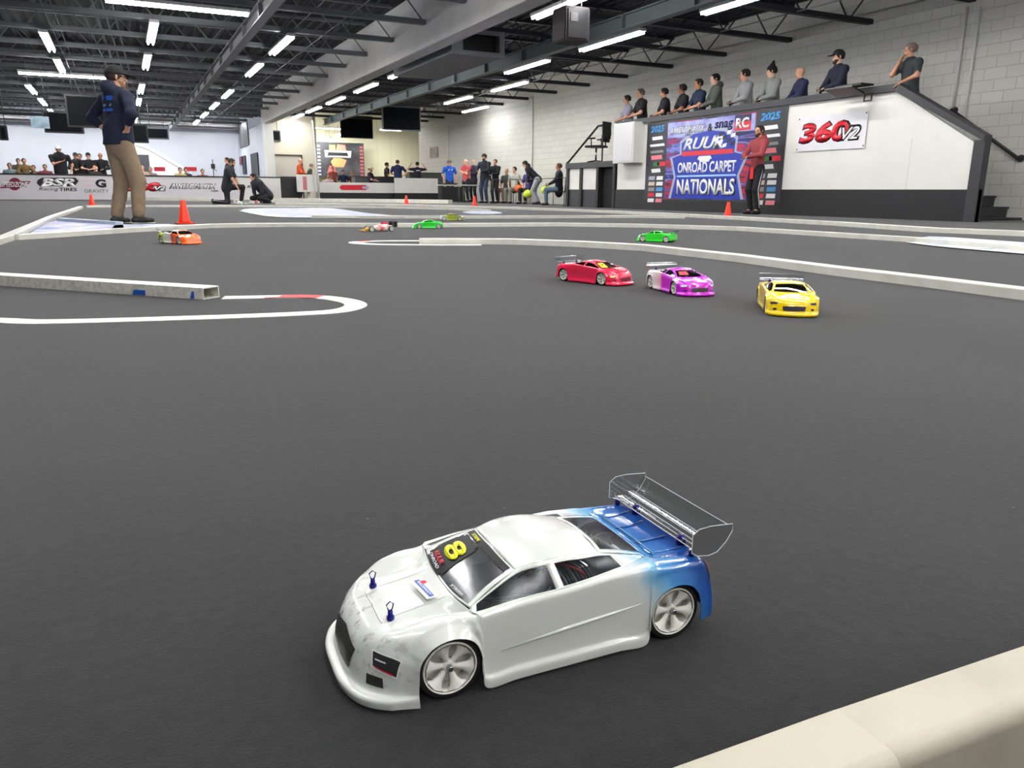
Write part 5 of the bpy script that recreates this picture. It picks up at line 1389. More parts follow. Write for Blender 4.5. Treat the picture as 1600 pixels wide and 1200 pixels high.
    if hood: T += [(neck - fw * .06 + up * .0 + lf * .05, neck - fw * .09 + up * .035, .062, .075), (neck - fw * .06 - lf * .05, neck - fw * .09 + up * .035, .062, .075), (neck + lf * .07 - fw * .02, neck + lf * .04 + fw * .05 - up * .02, .045, .03), (neck - lf * .07 - fw * .02, neck - lf * .04 + fw * .05 - up * .02, .045, .03)]
    else: T += [(neck - up * .05 + lf * .03, neck - up * .05 - lf * .03, .068, .068)]
    fold = None
    if detail:
        def fold(X, Y, Z): return (.0035 * np.sin(38 * Z + 9 * X + 3 * np.sin(14 * Y))).astype(np.float32) + (.003 * np.sin(21 * Y + 25 * X)).astype(np.float32)
    topo = nets_obj(T, res * .8, .04, mt, 'hooded_top' if hood else ('jacket' if sleeve == 'jacket' else 'shirt'), t, bump=fold, clip=tclip)
    # trousers
    B = [(pel - up * .03, pel + up * .06, .150 * build, .148 * build, fw, .76)]
    for s in (1, -1):
        hip, kn, an, td = legs[s]; w_ = pants_shape
        B += [(hip, kn, .098 * w_ ** .5, .073 * w_), (kn, an + V(0, 0, .0) + (kn - an) * .08, .070 * w_, .058 * w_)]
    fold2 = None
    if detail:
        def fold2(X, Y, Z): return (.005 * np.sin(46 * Z + 12 * np.sin(7 * Y + 5 * X)) * np.clip((.95 - Z), .15, .8)).astype(np.float32)
    nets_obj(B, res * .8, .03, mb, 'trousers', t, bump=fold2)
    if stripe:
        for s in (1, -1):
            hip, kn, an, td = legs[s]; off = V(0, s * .085, 0)
            obj('side_stripe', tb([tuple(hip + off), tuple(kn + V(0, s * .072, 0)), tuple(an + V(0, s * .06, .04))], .012, 6), mat('stripe_%d' % stripe[0], stripe, .7), t)
    for s in (1, -1):
        hip, kn, an, td = legs[s]
        fz = V(0, 0, -.045) if not (pose == 'kneel' and s == -1) else V(0, 0, 0)
        nets_obj([(an - td * .05 + fz, an + td * .06 + fz, .042, .045), (an + td * .06 + fz, an + td * .15 + fz * 1.1, .045, .034), (an, an + fz, .048, .045)], max(.010, res * .55), .02, msh, 'shoe', t, clip=None if pose == 'kneel' else (lambda X, Y, Z: .004 - Z))
        if detail: nets_obj([(an - td * .055 + V(0, 0, -.078), an + td * .16 + V(0, 0, -.078), .047, .040, V(0, 0, 1), .22)], .008, .01, mat('shoe_sole', (225, 225, 220), .6), 'shoe_sole', t, clip=lambda X, Y, Z: .001 - Z)
    # hair or headwear
    r2 = .006 if detail else res * .5
    cen = hc + hup * .032
    if not bald:
        hm = mat('hair_%d_%d_%d' % hair, hair, .8, noise=.3, nscale=90)
        def hclip(X, Y, Z):
            a = (X - hc[0]) * hf[0] + (Y - hc[1]) * hf[1] + (Z - hc[2]) * hf[2]; u = (X - hc[0]) * hup[0] + (Y - hc[1]) * hup[1] + (Z - hc[2]) * hup[2]
            return np.maximum(a - .055 - np.clip(u - .055, 0, .05) * .9, -(u + (.10 if longhair else .03)) + np.clip(a, 0, 1) * .9)
        HR = [(cen - hf * .018, cen + hf * .010, .099, .094, hl_, .88)]
        if longhair: HR += [(cen - hf * .05, hc - hf * .07 - hup * .12, .075, .05)]
        nets_obj(HR, r2, .02, hm, 'hair', t, clip=hclip)
    if cap:
        cm = mat('cap_%d_%d_%d' % cap, cap, .8)
        def cclip(X, Y, Z):
            u = (X - hc[0]) * hup[0] + (Y - hc[1]) * hup[1] + (Z - hc[2]) * hup[2]; return .040 - u
        c_ = nets_obj([(cen - hf * .018 + hup * .008, cen + hf * .008 + hup * .012, .104, .101, hl_, .9)], r2, .02, cm, 'cap', t, clip=cclip)
        nets_obj([(hc + hf * .075 + hup * .050 - hl_ * .03, hc + hf * .155 + hup * .036 - hl_ * .02, .045, .040, hup, .16), (hc + hf * .075 + hup * .050 + hl_ * .03, hc + hf * .155 + hup * .036 + hl_ * .02, .045, .040, hup, .2)], min(r2, .005), .02, cm, 'cap_brim', t)
    if beanie:
        def bclip(X, Y, Z):
            u = (X - hc[0]) * hup[0] + (Y - hc[1]) * hup[1] + (Z - hc[2]) * hup[2]; return .035 - u
        nets_obj([(cen, cen + hup * .02, .104, .098), (cen + hup * .05, cen + hup * .16 - hf * .03, .07, .03)], r2, .02, mat('cap_%d_%d_%d' % beanie, beanie, .9), 'beanie', t, clip=bclip)
    if beard:
        def brclip(X, Y, Z):
            u = (X - hc[0]) * hup[0] + (Y - hc[1]) * hup[1] + (Z - hc[2]) * hup[2]; return u + .03
        nets_obj([(hc - hup * .03 + hf * .025, hc - hup * .075 + hf * .055, .064, .044, hl_, .97)], r2, .02, mat('hair_%d_%d_%d' % beard, beard, .9), 'beard', t, clip=brclip)
    for s in (1, -1):
        e = hc + hf * .0835 + hl_ * s * .031 + hup * .014
        bm = bmesh.new(); ellipsoid(bm, tuple(e), (.0085, .0085, .0075), 8); obj('eye', bm, mat('eye_dark', (36, 28, 26), .3), t, True)
        obj('eyebrow', tb([tuple(e + hup * .016 - hl_ * s * .012 + hf * .006), tuple(e + hup * .019 + hl_ * s * .006 + hf * .005), tuple(e + hup * .014 + hl_ * s * .018 - hf * .002)], .003, 5), mat('hair_%d_%d_%d' % hair, hair, .8), t)
    obj('mouth', tb([tuple(hc + hf * .0945 - hup * .046 - hl_ * .016 - hf * .002), tuple(hc + hf * .097 - hup * .047), tuple(hc + hf * .0945 - hup * .046 + hl_ * .016 - hf * .002)], .0035, 5), mat('lips', (150, 82, 76), .5), t)
    if glasses:
        for s in (1, -1): obj('glasses', tb([tuple(hc + hf * .1 + hl_ * s * .008 + hup * .014), tuple(hc + hf * .098 + hl_ * s * .05 + hup * .016), tuple(hc + hl_ * s * .082 + hup * .018)], .003, 5), M_plasticblk, t)
    t.scale = (S, S, S)
    return t, dict(pel=pel, up=up, fw=fw, lf=lf, chest=chest, neck=neck, hc=hc, arms=arms, legs=legs, top=topo, S=S)
def back_print(t, K, m, w_=.26, h_=.14, zoff=.12, side=-1, depth=.135, name='shirt_print'):
    """soft logo patch lying on the back or chest of a shirt"""
    c_ = K['chest'] + K['up'] * zoff * .5 + K['fw'] * side * depth * .92
    bm = bmesh.new(); n = 6; V = []
    for i in range(n + 1):
        V.append([])
        for j in range(n + 1):
            a, b = (i / n - .5) * w_, (j / n - .5) * h_
            V[-1].append(bm.verts.new(c_ + K['lf'] * a + K['up'] * b - K['fw'] * side * (a * a * 1.6)))
    for i in range(n):
        for j in range(n): bm.faces.new((V[i][j], V[i + 1][j], V[i + 1][j + 1], V[i][j + 1])).smooth = True
    return obj(name, bm, m, K['top'] if False else t)

# ---- the man standing on the track (drawn at 10.7 m, seen from his right and behind)
p = g(203, 350.5)
NAVY = (18, 28, 52)
man, K = person('man in navy hooded sweatshirt, khaki trousers and black cap standing on the track', (p.x - .02, p.y + .10), math.radians(32), NAVY, (140, 120, 96), pose='stand', skin='a', cap=(22, 22, 24), H=1.80, sleeve='push', hood=True,
       lean=.06, head_yaw=-.45, hands=('hips', 'hips'), res=.016, build=1.12, detail=True, glasses=True, hair=(50, 38, 32), feet={1: (-.05, .13), -1: (.08, -.11)}, pants_shape=1.22, beard=(150, 110, 85), shoes=(30, 30, 32), base=None)
mpb = mat('hoodie_print_blue', (36, 92, 190), .8)
for k_, (dz, ww, hh) in enumerate(((.10, .20, .05), (.03, .16, .035), (-.03, .20, .03))):
    c_ = K['chest'] + K['up'] * dz - K['fw'] * .128
    bm = bmesh.new(); n = 6; VV = []
    for i in range(n + 1):
        VV.append([])
        for j in range(3):
            a, b = (i / n - .5) * ww, (j / 2 - .5) * hh
            VV[-1].append(bm.verts.new(c_ + K['lf'] * a + K['up'] * b + K['fw'] * (a * a * 1.6)))
    for i in range(n):
        for j in range(2): bm.faces.new((VV[i][j], VV[i + 1][j], VV[i + 1][j + 1], VV[i][j + 1])).smooth = True
    obj('sweatshirt_print', bm, mpb if k_ != 1 else mat('print_grey', (120, 150, 200), .8), man)

# ---- drivers on the stand, deck at 1.2 m, leaning on the cap rail
TX = {}
def on_stand(px, pytop, label, top, **k):
    """stand just behind the parapet; px is the head centre"""
    X = SX + .38; q = onX(px, 150, X); 
    hd0 = onX(px, pytop, X); Hh = (hd0.z - 1.2)
    k.setdefault('bottom', (30, 32, 40)); b = k.pop('bottom'); Hh = min(1.86, max(1.62, Hh + .02)); yw = k.pop('yaw', PI)
    k.setdefault('build', 1.12); pr = person(label, (X, q.y), yw, top, b, H=Hh, z=1.2, res=k.pop('res', .024), hands=k.pop('hands', ('front', 'front')), **k)
    return pr
def radio(pr, lb, m=None):
    t, K = pr; S = K['S']; a = (K['arms'][1][2] + K['arms'][-1][2]) / 2 + (K['arms'][1][3] + K['arms'][-1][3]) * .04
    w_ = t.matrix_basis @ Vector(a * 1.0)
    t_ = thing('radio_transmitter', lb, 'remote control', tuple(w_), t.rotation_euler.z)
    obj('case', bx(-.05, -.08, -.04, .05, .08, .03, .01), m or M_plasticblk, t_); obj('steer_wheel', lathe(bmesh.new(), [(.03, -.1), (.03, -.08)], 14, 'Y'), M_dark, t_); obj('handle', bx(-.02, -.02, -.13, .02, .02, -.04, .006), m or M_plasticblk, t_)
drv = [(985, 150, 'driver in pale shirt at the far left end of the stand row', (150, 150, 168), dict(sleeve='short', skin='b')),
 (1006, 140, 'driver in black shirt with white print, second from the left on the stand', (26, 24, 28), dict(hair=(90, 80, 75), skin='a')),
 (1043, 139, 'dark haired driver in black printed shirt left of the stand centre', (24, 26, 36), dict(skin='b', hair=(20, 18, 18))),
 (1071, 133, 'driver with dark skin in black shirt leaning on the stand rail', (24, 22, 30), dict(skin='c', hair=(18, 16, 16))),
 (1096, 125, 'driver in navy teal shirt with round print, above the banner', (28, 44, 72), dict(skin='b', hair=(40, 30, 26))),
 (1122, 117, 'young driver with bushy black hair in grey green hooded jacket', (84, 88, 84), dict(sleeve='long', hood=True, hair=(16, 14, 14), skin='d', longhair=False)),
 (1168, 110, 'driver in light grey sweater holding a black transmitter', (150, 150, 152), dict(sleeve='long', hair=(24, 20, 20), skin='a')),
 (1209, 105, 'driver in grey sweater and tall black beanie', (134, 136, 134), dict(sleeve='long', beanie=(20, 20, 24), skin='d', hair=(30, 24, 22))),
 (1254, 107, 'bald driver in navy shirt with white print near the 360 banner', (26, 32, 66), dict(bald=True, skin='a', sleeve='long')),
 (1311, 82, 'driver in black cap and navy long sleeve top with white lettering', (24, 28, 48), dict(cap=(24, 24, 26), sleeve='long', skin='d', beard=(60, 45, 38))),
 (1421, 71, 'older man in dark grey polo resting his chin on his hand at the laptop', (50, 56, 58), dict(skin='b', hair=(120, 105, 95), hands=('rest', 'chin'), beard=None))]
M_prt = mat('print_white', (205, 208, 215), .8)
for i, (px, py, lb, tp, kw) in enumerate(drv):
    pr = on_stand(px, py, lb, tp, lean=.12, yaw=PI - .35 + .1 * math.sin(i * 2.1), head_yaw=-.25 + .3 * math.sin(i * 1.7), res=.02 if px > 1150 else .024, **kw)
    if i in (1, 2, 4, 8, 9): back_print(pr[0], pr[1], M_prt, .2, .05, .10, 1, .135)
    if i in (2, 3, 5, 6, 7, 8, 9): radio(pr, 'black radio transmitter held by the ' + ('', '', 'dark haired driver in black', 'leaning driver in black', '', 'bushy haired driver', 'light grey sweater driver', 'beanie driver', 'bald driver', 'black cap driver')[i])

# ---- man in the red hooded top in front of the banner
p = onX(1183, 320, 11.62); pr = person('man in faded red hooded top and black trousers standing before the event banner', (11.62, g(1184, 326).y if False else onX(1184, 250, 11.62).y), PI - .05, (150, 62, 66), (22, 22, 26), H=1.74, sleeve='long', hood=True, hands=('front', 'front'), skin='b', hair=(46, 34, 30), beard=(60, 44, 38), res=.02, stripe=(210, 205, 200), head_yaw=.1)
obj('red_bib', bx(.12, -.05, .72, .135, .05, .95, .004), mat('bib_red', (225, 30, 40), .6), pr[0])

# ---- office chair on the landing
q = onX(931, 250, 12.5)
t = thing('office_chair', 'black mesh office chair standing on the landing left of the stand', 'chair', (12.5, q.y, 1.2), 2.05)
t.scale = (1.08,) * 3
obj('seat', bx(-.24, -.24, .44, .24, .24, .50, .02), M_plasticblk, t)
bm = bmesh.new()
for k in range(6):
    z0, z1 = .58 + k * .085, .58 + (k + 1) * .085 + .002; x0 = -.25 - .02 * math.sin(k) - .012 * k
    box(bm, x0 - .03, -.22, z0, x0, .22, z1)
obj('backrest', bm, mat('mesh_black', (28, 28, 32), .7), t)
obj('back_bracket', tb([(-.15, 0, .44), (-.28, 0, .48), (-.28, 0, .62)], .02, 8), M_plasticblk, t)
for s in (1, -1): obj('armrest', tube(tb([(0, s * .26, .46), (0, s * .28, .66)], .016, 8), [(-.12, s * .28, .67), (.14, s * .28, .67)], .022, 8), M_plasticblk, t)
obj('gas_lift', tb([(0, 0, .1), (0, 0, .44)], .026, 10), M_alu, t)
bm = bmesh.new()
for k in range(5): a = 2 * PI * k / 5; tube(bm, [(0, 0, .11), (.28 * math.cos(a), .28 * math.sin(a), .07)], .018, 8)
obj('star_base', bm, M_plasticblk, t)
for k in range(5): a = 2 * PI * k / 5; b_ = bmesh.new(); ellipsoid(b_, (.28 * math.cos(a), .28 * math.sin(a), .03), (.03, .03, .03), 8); obj('caster', b_, M_plasticblk, t, True)

# ---- kneeling and crouching marshals
p = g(362, 319); pr = person('kneeling marshal in black shirt and black trousers with grey stripe beside a car', (p.x - .1, p.y), -.35, (30, 34, 40), (24, 24, 28), pose='kneel', H=1.8, hands=('floor', 'floor'), lean=.25, skin='a', hair=(50, 36, 30), beard=(60, 40, 34), build=1.3, res=.026, stripe=(150, 150, 155), head_pitch=.2)
back_print(pr[0], pr[1], mat('print_teal', (60, 110, 110), .8), .16, .06, .1, 1, .13)
p = g(420, 318.0); pr = person('crouching marshal in dark jacket bent over the white and red car', (p.x, p.y + .3), PI + .35, (42, 42, 52), (20, 20, 24), pose='crouch', H=1.75, hands=('floor', 'floor'), lean=.75, sleeve='long', skin='a', hair=(24, 20, 18), build=1.45, res=.028)
p = g(349, 318); person('dark clothed person behind the kneeling marshal, only head and shoulder showing', (p.x + 1.2, p.y + 8.5), PI, (30, 30, 34), (30, 30, 34), H=1.72, res=.03, hair=(30, 24, 22))

# ================================================================== SPONSOR BOARDS, LEFT PITS
YBD = 34.5
BT = 0.915
a0 = onY(-60, 290, YBD).x; b0 = onY(372, 290, YBD).x
t = thing('sponsor_board', 'long white sponsor board along the left pits with red and black logos', 'board', (0, YBD, 0))
obj('board_panel', bx(a0, 0, .02, b0, .05, BT), mat('board_white', (214, 210, 214), .45, noise=.06, nscale=2), t)
obj('top_rail', bx(a0, -.02, BT, b0, .09, BT + .05), M_black, t)
def lp(px, py): q = onY(px, py, YBD - .004); return q
BX, BZv = (1, 0, 0), (0, 0, 1)
def blet(s, x0, y0, x1, y1, m, shear=0, bold=.03, lift=.002):
    a = lp(x0, y1); b = lp(x1, y0); lettering(s, m, (a.x, -.004, a.z), BX, BZv, b.x - a.x, b.z - a.z, t, shear, bold, lift=lift)
def bpoly(pts, m, name='logo_shape', lift=.001):
    q = [lp(*p) for p in pts]; plate([(v.x, v.z) for v in q], (0, -.004, 0), BX, BZv, m, t, name, lift)
M_mar = mat('logo_maroon', (120, 30, 60), .5); M_lk = mat('logo_black', (30, 28, 32), .5); M_lg = mat('logo_grey', (90, 88, 95), .5)
circ = [(23 + 10 * math.cos(a), 287.5 + 10 * math.sin(a)) for a in [2 * PI * k / 18 for k in range(18)]]
bpoly(circ[::-1], M_mar); bpoly([(0, 294), (3, 288), (30, 283), (48, 283), (44, 288), (28, 293)], M_mar, lift=.004)
blet('SPEEDZONE', 2, 284.5, 44, 292, M_let, .3, .02, .008)
bpoly([(57, 286), (59, 281), (66, 277.5), (118, 277.5), (123, 283), (119, 288), (116, 291), (62, 291)], M_lk)
blet('BSR', 64, 279, 117, 291, M_let, .25, .05, .006)
blet('Racing', 61, 293, 91, 299, M_lk, .3, .0); blet('TIRES', 93, 293.5, 120, 298.5, M_lk, .1, .02)
blet('G', 150, 280, 165, 293, M_lk, 0, .05); blet('GRAVITY', 132, 296, 170, 301, M_lg, 0, .0); bpoly([(134, 281), (146, 281), (146, 283), (134, 283)], mat('logo_pale', (225, 190, 195), .5)); bpoly([(134, 289), (146, 289), (146, 291), (134, 291)], mat('logo_pale', (225, 190, 195), .5))
blet('360', 192, 284, 251, 299, M_plasticblk, .15, .08); blet('360', 193, 285, 250, 298, M_redsign, .15, .06, .006)
blet('V2', 241, 290, 259, 298.5, M_plasticblk, .3, .09, .010); blet('V2', 242, 291, 258, 297.5, M_let, .3, .02, .014)
blet('AWESOMATIX', 264, 287, 338, 295, M_lk, .3, .05); blet('AWESOMATIX', 266, 288, 336, 294.3, M_let, .3, .01, .006); blet('USA', 330, 296.8, 341, 299.5, M_lk, .2, .03)
# short white board to the right
a1 = onY(366, 290, YBD).x; b1 = onY(440, 290, YBD).x
t = thing('sponsor_board', 'short plain white board behind the crouching marshal', 'board', (0, YBD, 0))
obj('board_panel', bx(b0 + .02, .06, .02, b1, .11, .93), M_white, t); obj('top_rail', bx(b0 + .02, .04, .93, b1, .14, .97), M_black, t)
lettering('RC', M_lk, (onY(386, 290, YBD).x, .055, .5), BX, BZv, .35, .12, t, .3, .02)

# pit tables behind the left boards, with pit clutter as separate things
def table(x0, x1, y, h=.74, label='', d=.75, m=None):
    t = thing('folding_table', label, 'table', ((x0 + x1) / 2, y, 0)); hw = (x1 - x0) / 2
    obj('tabletop', bx(-hw, -d / 2, h - .04, hw, d / 2, h, .008), m or mat('table_grey', (176, 176, 172), .5), t)
    for sx in (-1, 1):
        for sy in (-1, 1): obj('leg', tb([(sx * (hw - .12), sy * (d / 2 - .08), 0), (sx * (hw - .12), sy * (d / 2 - .08), h - .04)], .016, 8), M_steel, t)
    return t
ordn = ('leftmost', 'second from left', 'third from left', 'fourth from left', 'rightmost')
for i in range(5):
    x0 = -5.2 + i * 1.95; table(x0, x0 + 1.85, 35.9, label='pit table behind the left sponsor boards, %s' % ordn[i])
rnd = random.Random(3)
citems = [('tool_case', (40, 44, 52), 'case'), ('cardboard_box', (150, 120, 90), 'box'), ('starter_box', (170, 30, 45), 'box'), ('battery_charger', (200, 205, 210), 'charger'), ('spray_bottle', (90, 160, 190), 'bottle')]
cw = ('black', 'brown', 'red', 'pale grey', 'light blue')
for i in range(18):
    k = i % 5; nm, col, ct = citems[k]; px = 8 + i * 19.5
    if 170 < px < 200: continue
    q = onY(px, 268, 35.75)
    hh = (.16, .24, .12, .2, .26)[k]; ww = (.4, .34, .36, .3, .08)[k]
    t = thing(nm, '%s %s on the left pit tables, %s' % (cw[k], nm.replace('_', ' '), 'around %s' % ('the far left', 'the seated man', 'the man with crossed arms', 'the group in black', 'the standing man', 'the grey doorway', 'the white ramp', 'the microphone stand', 'the kneeling marshal')[min(8, i // 2)]), ct, (q.x, 35.75, .74))
    if k == 4:
        obj('bottle_body', lathe(bmesh.new(), [(.035, 0), (.035, .16), (.012, .2), (.012, .23)], 12), mat('item_%d' % k, col, .4), t); obj('cap', lathe(bmesh.new(), [(.016, .23), (.016, .26)], 10), M_redc, t)
    else:
        obj('case_body', bx(-ww / 2, -.12, 0, ww / 2, .12, hh, .012), mat('item_%d' % k, col, .5), t); obj('lid', bx(-ww / 2 - .006, -.126, hh * .72, ww / 2 + .006, .126, hh * 1.02, .008), mat('item_lid_%d' % k, tuple(min(255, int(v * 1.25) + 10) for v in col), .5), t)
        obj('handle', tb([(-.06, -.126, hh * .5), (-.06, -.15, hh * .5), (.06, -.15, hh * .5), (.06, -.126, hh * .5)], .007, 6), M_plasticblk, t)
# people in the left pits: (head px, head top py, Y, label, top, kwargs)
def pit_person(px, py, Y, label, top, pose='stand', **k):
    q = onY(px, py, Y); h = q.z
    Hh = h if pose == 'stand' else 1.72
    if pose == 'stand': Hh = min(max(Hh, 1.1 if k.get('child') else 1.58), 2.0)
    zz = 0
    b = k.pop('bottom', (34, 36, 44))
    return person(label, (q.x, Y), k.pop('yaw', -PI / 2), top, b, pose=pose, H=Hh, z=zz, res=k.pop('res', .03), **k)
pit_person(90, 226, 35.3, 'tall man in black shirt and white cap, one arm across his chest, left pits', (26, 26, 32), cap=(215, 210, 215), beard=(110, 70, 50), hands=('down', 'crossed'), build=1.35)
pit_person(117, 239, 37, 'person in black hooded top and dark cap, left of two similar ones in the pits', (22, 22, 26), hood=True, cap=(40, 40, 42), sleeve='long', hands=('front', 'front'))
pit_person(124, 240, 38.2, 'dark haired person half hidden behind the black hooded one', (30, 28, 30), hair=(26, 20, 18))
pit_person(137, 239, 36.8, 'person in black shirt with pale emblem and black cap in the pits', (24, 24, 28), cap=(26, 26, 28), skin='d', hands=('front', 'front'), longhair=True)
pit_person(156, 239, 37, 'bald man in open black jacket just left of the standing man', (26, 26, 32), bald=True, sleeve='jacket', skin='b', hands=('front', 'down'))
pit_person(37, 251, 36.9, 'seated man in olive jacket at the left pit tables', (112, 92, 50), pose='sit', seat=.72, sleeve='long', hair=(70, 46, 34), hands=('rest', 'rest'), yaw=-1.2)
pit_person(28, 249, 39.4, 'grey haired person behind the olive jacket man', (120, 110, 110), pose='sit', seat=.8, hair=(90, 80, 76))
pit_person(52, 260, 38.4, 'dark haired seated child right of the olive jacket man', (60, 60, 66), pose='sit', seat=.5, hair=(30, 24, 22))
pit_person(15, 260, 37.6, 'seated person in teal grey clothes at the far left edge', (130, 150, 158), pose='sit', seat=.55, hair=(60, 55, 55))
pit_person(70, 260, 37.6, 'seated person in red top left of the tall man', (130, 60, 70), pose='sit', seat=.52, hair=(40, 30, 30))
pit_person(148, 261, 36.7, 'seated person with flushed face in front of the black jacket man', (60, 50, 50), pose='sit', seat=.5, bald=True, skin='a')
pit_person(222, 262, 37.4, 'seated bald man right of the standing man', (200, 170, 150), pose='sit', seat=.55, bald=True, skin='d')
pit_person(235, 264, 37.8, 'seated grey haired person beside the seated bald man', (150, 140, 140), pose='sit', seat=.5, hair=(170, 165, 160))
pit_person(281, 263, 38.0, 'seated person in yellow top below the white ramp', (190, 180, 120), pose='sit', seat=.5, hair=(24, 20, 20))
pit_person(290, 265, 38.2, 'seated dark haired person right of the yellow top one', (40, 36, 40), pose='sit', seat=.5, hair=(20, 18, 18))
pit_person(316, 266, 38.0, 'seated person in brown near the microphone stand', (120, 80, 70), pose='sit', seat=.45, hair=(60, 40, 36))
# white sloping ramp structure on the far wall, grey doorway
t = thing('stair_ramp', 'white sloping stair side against the pale blue back wall', 'stairs', (0, 47.9, 0))
qs = [onY(x, y, 47.6) for x, y in ((205, 224), (232, 232), (292, 268), (292, 280), (205, 280))]
obj('side_panel', (lambda bm: (bm))(prism(bmesh.new(), [(0, 0), (.001, 0), (0, .001)], 0, .001)), M_white, t) if False else plate([(v.x, v.z) for v in qs], (0, -.3, 0), BX, BZv, mat('ramp_white', (238, 238, 240), .5), t, 'side_panel', 0, .06)
qs = [onY(x, y, 47.6) for x, y in ((205, 219), (232, 229), (296, 266), (292, 269), (232, 234), (205, 225))]
plate([(v.x, v.z) for v in qs], (0, -.3, 0), BX, BZv, M_white, t, 'sloping_cap', .06, .05)
q0, q1 = onY(214, 280, 47.5), onY(232, 242, 47.5)
o = tag(obj('grey_doorway', bx(q0.x, 47.4, 0, q1.x, 47.52, q1.z), mat('door_grey', (72, 74, 80), .5), None), 'dark grey doorway in the white stair side, beside the standing man', 'door')
# red caps of two pit tents
for i, (x0, x1) in enumerate(((240, 256), (286, 304))):
    q0, q1 = onY(x0, 268, 44), onY(x1, 262, 44); t = thing('red_sign', ('small red sign left of the white ramp end', 'small red sign right of the white ramp end')[i], 'sign', (q0.x, 44 - (i + 1) * .1 - 1, 0))
    obj('sign_panel', bx(0, 0, q0.z, q1.x - q0.x, .04, q1.z), M_redsign, t); obj('sign_post', tb([((q1.x - q0.x) / 2, .02, 0), ((q1.x - q0.x) / 2, .02, q0.z)], .02, 8), M_white, t)
# microphone / camera stand
q = onY(332, 250, 36.4); t = thing('camera_stand', 'black camera stand rising above the left pit boards', 'stand', (q.x, 36.4, 0))
obj('pole', tb([(0, 0, .0), (0, 0, onY(332, 249, 36.4).z)], .018, 8), M_black, t); obj('head', bx(-.08, -.05, 1.3, .08, .05, 1.5, .01), M_black, t); obj('arm', tb([(-.05, 0, 1.35), (.14, 0, 1.2)], .015, 6), M_black, t)
for a_ in (0, 2.1, 4.2): obj('foot', tb([(0, 0, .3), (.3 * math.cos(a_), .3 * math.sin(a_), 0)], .014, 6), M_black, t)
# openings in the white partition wall
for (x0, x1, y0, y1, lb, m) in ((395, 403, 238, 275, 'dark doorway in the white wall left of the cream wall', M_black), (376, 387, 189, 231, 'tall grey vent panel high on the white wall', M_steel), (381, 384, 243, 272, 'narrow dark post at the white wall', M_black), (376, 380, 244, 258, 'dark red panel on the white wall', M_mar)):
    A, B = onX(x0, y1, 6.19), onX(x1, y0, 6.19)
    t = thing('wall_panel', lb, 'panel', (6.14, 0, 0)); obj('panel', bx(0, min(A.y, B.y), max(.02, A.z), .04, max(A.y, B.y), B.z), m, t)
# door frame in the cream wall
t = thing('doorway_frame', 'brown framed opening in the cream wall behind the man in orange', 'door frame', (0, 37.9, 0))
A, B = onY(425, 276, 37.9), onY(472, 242, 37.9)
bm = bmesh.new(); box(bm, A.x, -.02, 0, A.x + .06, .06, B.z); box(bm, B.x - .06, -.02, 0, B.x, .06, B.z); box(bm, A.x, -.02, B.z - .06, B.x, .06, B.z)
obj('frame', bm, mat('door_brown', (70, 52, 44), .5), t); obj('opening_panel', bx(A.x + .06, .02, 0, B.x - .06, .05, B.z - .06), mat('opening_grey', (198, 192, 180), .6), t)

# ================================================================== MIDDLE: BARRIERS, BOOTHS, TABLES, CROWD
def wboard(x0, x1, y0, y1, Y, label, m=M_white, name='white_barrier', dark=None, marks=None):
    a, b = onY(x0, y1, Y), onY(x1, y0, Y); t = thing(name, label, 'barrier', (0, Y, 0))
    zb = max(0.0, a.z)
    obj('panel', bx(a.x, 0, zb, b.x, .05, b.z, .004), m, t)
    if dark: obj('skirt', bx(a.x, .02, 0, b.x, .045, zb), M_black, t)  # black sheet stands in for the shaded gap below the panel
    return t, a, b
t, a, b = wboard(500, 619, 286, 301, 33.5, 'long white barrier with a red logo before the sponsor banner', dark=True)
q = [onY(x, y, 33.4) for x, y in ((531, 293), (534, 289), (572, 289), (578, 293), (572, 297), (535, 297))]
plate([(v.x, v.z) for v in q], (0, -.004, 0), BX, BZv, M_redsign, t, 'logo_shape', .001)
q = [onY(x, y, 33.4) for x, y in ((567, 291), (577, 291), (577, 295), (567, 295))]
plate([(v.x, v.z) for v in q], (0, -.004, 0), BX, BZv, M_sil, t, 'logo_shape', .006)
t, a, b = wboard(617, 684, 279, 301.5, 33.2, 'taller white barrier panel left of the blue shirt man', dark=True)
t, a, b = wboard(440, 467, 276, 309, 33.4, 'dark table skirt beneath the man in orange', m=M_black, name='skirted_table')
t = thing('display_box', 'white box stand with vertical red lettering in front of the sponsor banner', 'box', (0, 32.6, 0))
A, B = onY(468, 300, 32.6), onY(498, 273, 32.6)
obj('box_body', bx(A.x, 0, A.z * 1.0, B.x, .5, B.z, .01), M_white, t); obj('box_leg', bx((A.x + B.x) / 2 - .05, .2, 0, (A.x + B.x) / 2 + .05, .3, A.z), M_white, t)
A2, B2 = onY(474, 297, 32.59), onY(479, 276, 32.59); obj('red_mark', bx(A2.x, -.008, A2.z, B2.x, -.001, B2.z), mat('sign_dull_red', (190, 110, 115), .5), t)
# slim white leaning pole
q0, q1 = onY(498, 296, 32.2), onY(487, 188, 32.2); tag(obj('white_pole', tb([(q0.x, 32.2, 0), (q1.x, 32.2, q1.z)], .045, 10), M_white, None, True), 'white pole standing at the left end of the sponsor banner', 'pole')
